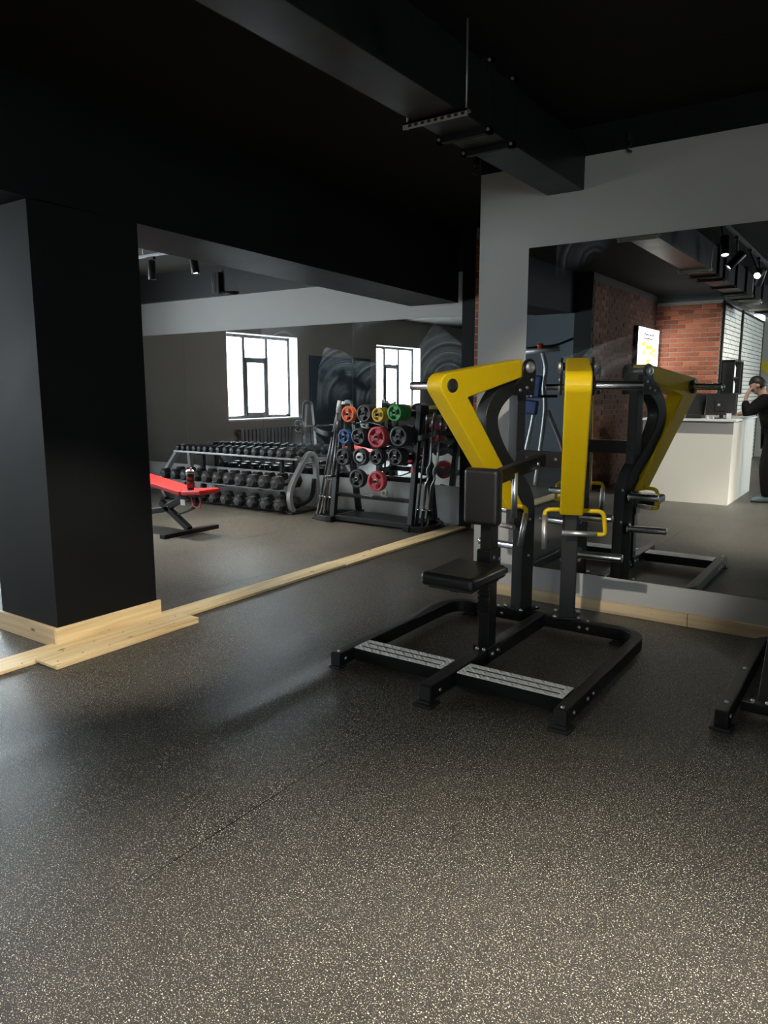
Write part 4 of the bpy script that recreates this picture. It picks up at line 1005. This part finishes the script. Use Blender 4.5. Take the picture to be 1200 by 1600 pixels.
bx = thing('display_box', 'cloudy clear box with small packets on the counter left of the monitor', 'box', (-2.53, -.93, CTZ))
for q in ((-2.66,-2.40,-.84,-.835),(-2.66,-2.40,-1.03,-1.025),(-2.66,-2.655,-1.025,-.84),(-2.405,-2.40,-1.025,-.84)):
    MB().box(*q, CTZ+.006, CTZ+.225).build('pane', M['clear'], bx)
MB().box(-2.66, -2.40, -1.03, -.835, CTZ, CTZ+.006).build('base', M['screen'], bx)
MB().box(-2.405, -2.385, -1.03, -.83, CTZ, CTZ+.23).build('frame_post', M['white'], bx, bevel=.002)
MB().box(-2.66, -2.385, -.838, -.828, CTZ+.222, CTZ+.232).build('frame_rim', M['white'], bx)
cp = thing('paper_cup', 'small white cup standing on the counter end by the person', 'cup', (-1.80, -.86, CTZ))
MB().lathe([(0,0),(.026,0),(.032,.075),(.030,.075),(.025,.004)], (-1.80,-.86,CTZ), (0,0,1), 18).build('cup_wall', M['white'], cp)
MB().lathe([(.031,.073),(.034,.076),(.031,.079),(.030,.076)], (-1.80,-.86,CTZ), (0,0,1), 18).build('cup_rim', M['white'], cp)
pp = MB().box(-1.90, -1.70, -.98, -.80, CTZ+.0003, CTZ+.004).build('paper_sheet', M['white'], bevel=.001, segs=1); tag(pp, 'white paper sheet under the cup on the counter', 'paper')
for k, (x, y) in enumerate(((-2.04,-.80),(-1.97,-.78))):
    m_ = thing('candy_jar', ['tiny white lidded jar at the counter edge below the monitor', 'smaller pale jar beside the white lidded jar'][k], 'jar', (x, y, CTZ))
    r = (.017,.011)[k]
    MB().lathe([(0,0),(r,0),(r*1.05,.02),(r*.8,.03),(0,.03)], (x,y,CTZ), (0,0,1), 14).build('jar_body', M['white'], m_)
    MB().lathe([(0,.045),(r*.7,.044),(r*.8,.03),(0,.03)], (x,y,CTZ), (0,0,1), 14).build('jar_lid', M['white'], m_)
cb = MB().tube(smooth_path([(-2.30,-1.0,CTZ+.01),(-2.36,-.80,CTZ+.008),(-2.38,-.70,CTZ-.004),(-2.42,-.722,1.0),(-2.52,-.727,.86),(-2.62,-.727,.74),(-2.74,-.725,.62)],6), .004, 6).build('cable', M['satin'])
tag(cb, 'thin dark cable hanging down the front of the reception counter', 'cable')
# shelf cabinet and black uprights on the white brick face
wbx = -2.6
sc_ = thing('wall_cabinet', 'black framed open cabinet with pale jars on the white brick', 'cabinet', (wbx+.10, -4.75, 1.5))
CYA, CYB, CZA, CZB = -5.35, -4.45, 1.42, 2.02
MB().box(wbx+.012, wbx+.03, CYA, CYB, CZA, CZB).build('back_board', M['reveal'], sc_)
for q in ((CYA,CYB,CZA,CZA+.03),(CYA,CYB,CZB-.03,CZB),(CYA,CYA+.03,CZA,CZB),(CYB-.03,CYB,CZA,CZB),((CYA+CYB)/2-.25,(CYA+CYB)/2-.20,CZA,CZB)):
    MB().box(wbx+.012, wbx+.22, q[0], q[1], q[2], q[3]).build('frame_board', P_, sc_, bevel=.003, segs=1)
MB().box(wbx+.03, wbx+.2, -5.0, CYB-.03, 1.71, 1.73).build('shelf', P_, sc_)
for k, y in enumerate((-4.58, -4.72, -4.86)):
    for z in (CZA+.03, 1.73):
        j = MB().lathe([(0,0),(.055,0),(.058,.01),(.058,.17),(.045,.19),(.045,.21),(0,.212)], (wbx+.12, y, z), (0,0,1), 18).build('supplement_jar', M['white'], loc=(wbx+.12, y, z))
        tag(j, 'pale supplement jar on the %s shelf of the brick cabinet, %s from its front' % ('lower' if z < 1.6 else 'upper', ORD[k]), 'jar', 'jars in the brick cabinet')
for k, y in enumerate((-4.235, -6.05)):
    o = MB().box(wbx+.012, wbx+.05, y-.03, y+.03, 0, 3.0).build('steel_upright', P_, bevel=.003, segs=1)
    tag(o, ['black steel strip at the corner of the red and white brick', 'black steel strip halfway along the white brick'][k], 'steel strip')

# ================================================================== PERSON leaning on the counter
def skin_mesh(nodes, edges, root=0, sub=2):
    me = bpy.data.meshes.new('skel'); me.from_pydata([n_[0] for n_ in nodes], edges, [])
    o = bpy.data.objects.new('skel', me); col.objects.link(o)
    o.modifiers.new('skin', 'SKIN'); o.modifiers.new('sub', 'SUBSURF').levels = sub
    for i, n_ in enumerate(nodes):
        sv = me.skin_vertices[0].data[i]; r = n_[1]; sv.radius = (r, r) if not isinstance(r, tuple) else r; sv.use_root = (i == root)
    dg = bpy.context.evaluated_depsgraph_get(); dg.update()
    m2_ = bpy.data.meshes.new_from_object(o.evaluated_get(dg)); bpy.data.objects.remove(o); return m2_
PXo = Vector((-1.33, -1.42, 0))
def pw(x, y, z): return (x, y, z)          # local: facing -X, right side +Y
J = dict(pel=(.02,0,.92), sp1=(-.01,0,1.06), sp2=(-.05,0,1.20), che=(-.10,0,1.32), nek=(-.15,0,1.42), hd0=(-.18,0,1.47), hd1=(-.22,0,1.535),
         rs=(-.11,.17,1.37), re=(-.33,.20,1.205), rw_=(-.36,.07,1.40), ls=(-.11,-.17,1.37), le=(-.30,-.26,1.215), lw_=(-.50,-.20,1.165),
         rh=(.02,.09,.88), rk=(-.05,.12,.48), ra_=(.0,.13,.09), lh=(.02,-.09,.88), lk=(.05,-.12,.48), la=(.16,-.13,.09))
def body_nodes(scale, names): return [(J[n_], r*scale if not isinstance(r, tuple) else (r[0]*scale, r[1]*scale)) for n_, r in names]
def chain(spec, edges, scale=1): 
    idx = {n_: i for i, (n_, r) in enumerate(spec)}
    return skin_mesh([(J[n_], r if not isinstance(r, tuple) else r) for n_, r in spec], [(idx[a], idx[c]) for a, c in edges])
full = [('pel',.13),('sp1',.125),('sp2',.13),('che',.13),('nek',.062),('hd0',.058),('hd1',.06),('rs',.065),('re',.045),('rw_',.030),('ls',.065),('le',.045),('lw_',.030),
        ('rh',.095),('rk',.062),('ra_',.042),('lh',.095),('lk',.062),('la',.042)]
E_ = [('pel','sp1'),('sp1','sp2'),('sp2','che'),('che','nek'),('nek','hd0'),('hd0','hd1'),('che','rs'),('rs','re'),('re','rw_'),('che','ls'),('ls','le'),('le','lw_'),
      ('pel','rh'),('rh','rk'),('rk','ra_'),('pel','lh'),('lh','lk'),('lk','la')]
bme = chain(full, E_)
bmh = bmesh.new(); bmh.from_mesh(bme)
# head : tilted forward, facing -X and down
hm = bmesh.new(); bmesh.ops.create_uvsphere(hm, u_segments=24, v_segments=18, radius=1)
for v in hm.verts:
    x, y, z = v.co
    fx = x*.098; fy = y*.076*(1-.12*max(0,-z)); fz = z*.122
    if x < 0 and z < -.1: fx *= 1-.10*abs(z); 
    if x < -.2 and z < -.55: fx -= .012
    if x < -.85 and abs(y) < .3 and -.35 < z < .15: fx -= .022*(1-abs(y)/.3)
    if x < -.6 and .05 < z < .3 and .15 < abs(y) < .55: fx += .008
    v.co = Vector((fx, fy, fz))
Rh = Matrix.Rotation(-.42, 4, 'Y')
hm.transform(Matrix.Translation(Vector(J['hd1'])+Vector((-.015,0,.025))) @ Rh)
tm = bpy.data.meshes.new('t'); hm.to_mesh(tm); hm.free(); bmh.from_mesh(tm)
# right hand against the chin, left hand on the counter : palm + five fingers each
def add_hand(base, dirv, palm_n, s_):
    base = Vector(base); dv = Vector(dirv).normalized(); pn = Vector(palm_n).normalized(); sd = dv.cross(pn).normalized()
    b = MB(); b.cbox(base+dv*.045, (.09,.078,.026), Matrix((dv, sd, pn)).transposed())
    for k, (o_, l_) in enumerate(((-.030,.068),(-.010,.076),(.010,.072),(.030,.056))):
        p0 = base+dv*.085+sd*o_; b.tube([p0, p0+dv*l_*.45+pn*.004, p0+dv*l_*.75+pn*.016, p0+dv*l_*.9+pn*.030], .0088, 8)
    p0 = base+dv*.025+sd*(-.036*s_); b.tube([p0, p0+dv*.03-sd*(.03*s_)+pn*.01, p0+dv*.055-sd*(.036*s_)+pn*.02], .0100, 8)
    me = bpy.data.meshes.new('hand'); me.from_pydata(b.v, [], b.f); return me
bmh.from_mesh(add_hand(J['rw_'], (.28,-.22,.9), (.7,-.5,-.1), 1))
bmh.from_mesh(add_hand(J['lw_'], (-1,.25,-.05), (0,0,-1), -1))
bmesh.ops.recalc_face_normals(bmh, faces=bmh.faces)
pm = bpy.data.meshes.new('person'); bmh.to_mesh(pm); bmh.free(); pm.materials.append(M['skin'])
person = bpy.data.objects.new('person', pm); col.objects.link(person); person.location = PXo
rmd = person.modifiers.new('remesh', 'REMESH'); rmd.mode = 'VOXEL'; rmd.voxel_size = .007; rmd.use_smooth_shade = True
tag(person, 'person in black jacket and trousers leaning on the reception counter, hand at the face', 'person')
def cloth(name, spec, edges, mat):
    me = chain(spec, edges); me.materials.append(mat); me.polygons.foreach_set('use_smooth', [True]*len(me.polygons))
    o = bpy.data.objects.new(name, me); col.objects.link(o); o.parent = person; return o
J['hem'] = (.03,0,.84); J['col'] = (-.138,0,1.41); J['rwc'] = (-.355,.095,1.36); J['lwc'] = (-.45,-.215,1.18)
cloth('jacket', [('che',.165),('sp2',.165),('sp1',.165),('hem',.17),('col',.085),('rs',.098),('re',.072),('rwc',.048),('ls',.098),('le',.072),('lwc',.048)],
      [('hem','sp1'),('sp1','sp2'),('sp2','che'),('che','col'),('che','rs'),('rs','re'),('re','rwc'),('che','ls'),('ls','le'),('le','lwc')], M['cloth'])
J['rc'] = (.005,.13,.06); J['lc'] = (.165,-.13,.06)
cloth('trousers', [('pel',.15),('rh',.118),('rk',.088),('rc',.075),('lh',.118),('lk',.088),('lc',.075)], [('pel','rh'),('rh','rk'),('rk','rc'),('pel','lh'),('lh','lk'),('lk','lc')], M['trousers'])
for (ax_, ay_) in ((.0,.13),(.16,-.13)):
    b = MB(); rings = []
    for (x, w_, h_) in ((.085,.030,.05),(.06,.040,.085),(-.02,.042,.08),(-.10,.046,.055),(-.16,.040,.042),(-.19,.018,.03)):
        rings.append([(ax_+x, ay_+w_*math.cos(k*PI/6), h_*.75+h_*.75*math.sin(k*PI/6)) for k in range(12)])
    vs = [p for r in rings for p in r]; fs = [tuple(range(11,-1,-1)), tuple(range(60,72))]
    for i in range(5):
        for k in range(12): fs.append((i*12+k, i*12+(k+1)%12, i*12+12+(k+1)%12, i*12+12+k))
    b.add(vs, fs, True); b.build('shoe', M['shoe'], person, local=True)
# hair cap
hb_ = bmesh.new(); bmesh.ops.create_uvsphere(hb_, u_segments=24, v_segments=16, radius=1)
kill = [v for v in hb_.verts if (v.co.z < .32 and v.co.x < -.25) or v.co.z < -.45 or (v.co.z < .05 and v.co.x < .1)]
bmesh.ops.delete(hb_, geom=kill, context='VERTS')
for v in hb_.verts: v.co = Vector((v.co.x*.108, v.co.y*.086, v.co.z*.133 + .004))
hb_.transform(Matrix.Translation(Vector(J['hd1'])+Vector((-.015,0,.025))) @ Rh)
hme = bpy.data.meshes.new('hair'); hb_.to_mesh(hme); hb_.free(); hme.materials.append(M['hair'])
hme.polygons.foreach_set('use_smooth', [True]*len(hme.polygons))
ho = bpy.data.objects.new('hair', hme); col.objects.link(ho); ho.parent = person
ho.modifiers.new('solid', 'SOLIDIFY').thickness = .010
for s_ in (-1, 1):
    c = Matrix.Translation(Vector(J['hd1'])+Vector((-.015,0,.025))) @ Rh
    b = MB(); p = c @ Vector((.012, s_*.078, -.005)); b.lathe([(0,.012),(.012,.016),(.022,.010),(.026,0)], p, (.25, s_, 0), 12); b.build('ear', M['skin'], person, local=True)
    p2 = c @ Vector((-.085, s_*.032, .012)); MB().lathe([(0,.004),(.008,.002),(.010,0)], p2, (-1, s_*.4, 0), 10).build('eye', M['rubber'], person, local=True)
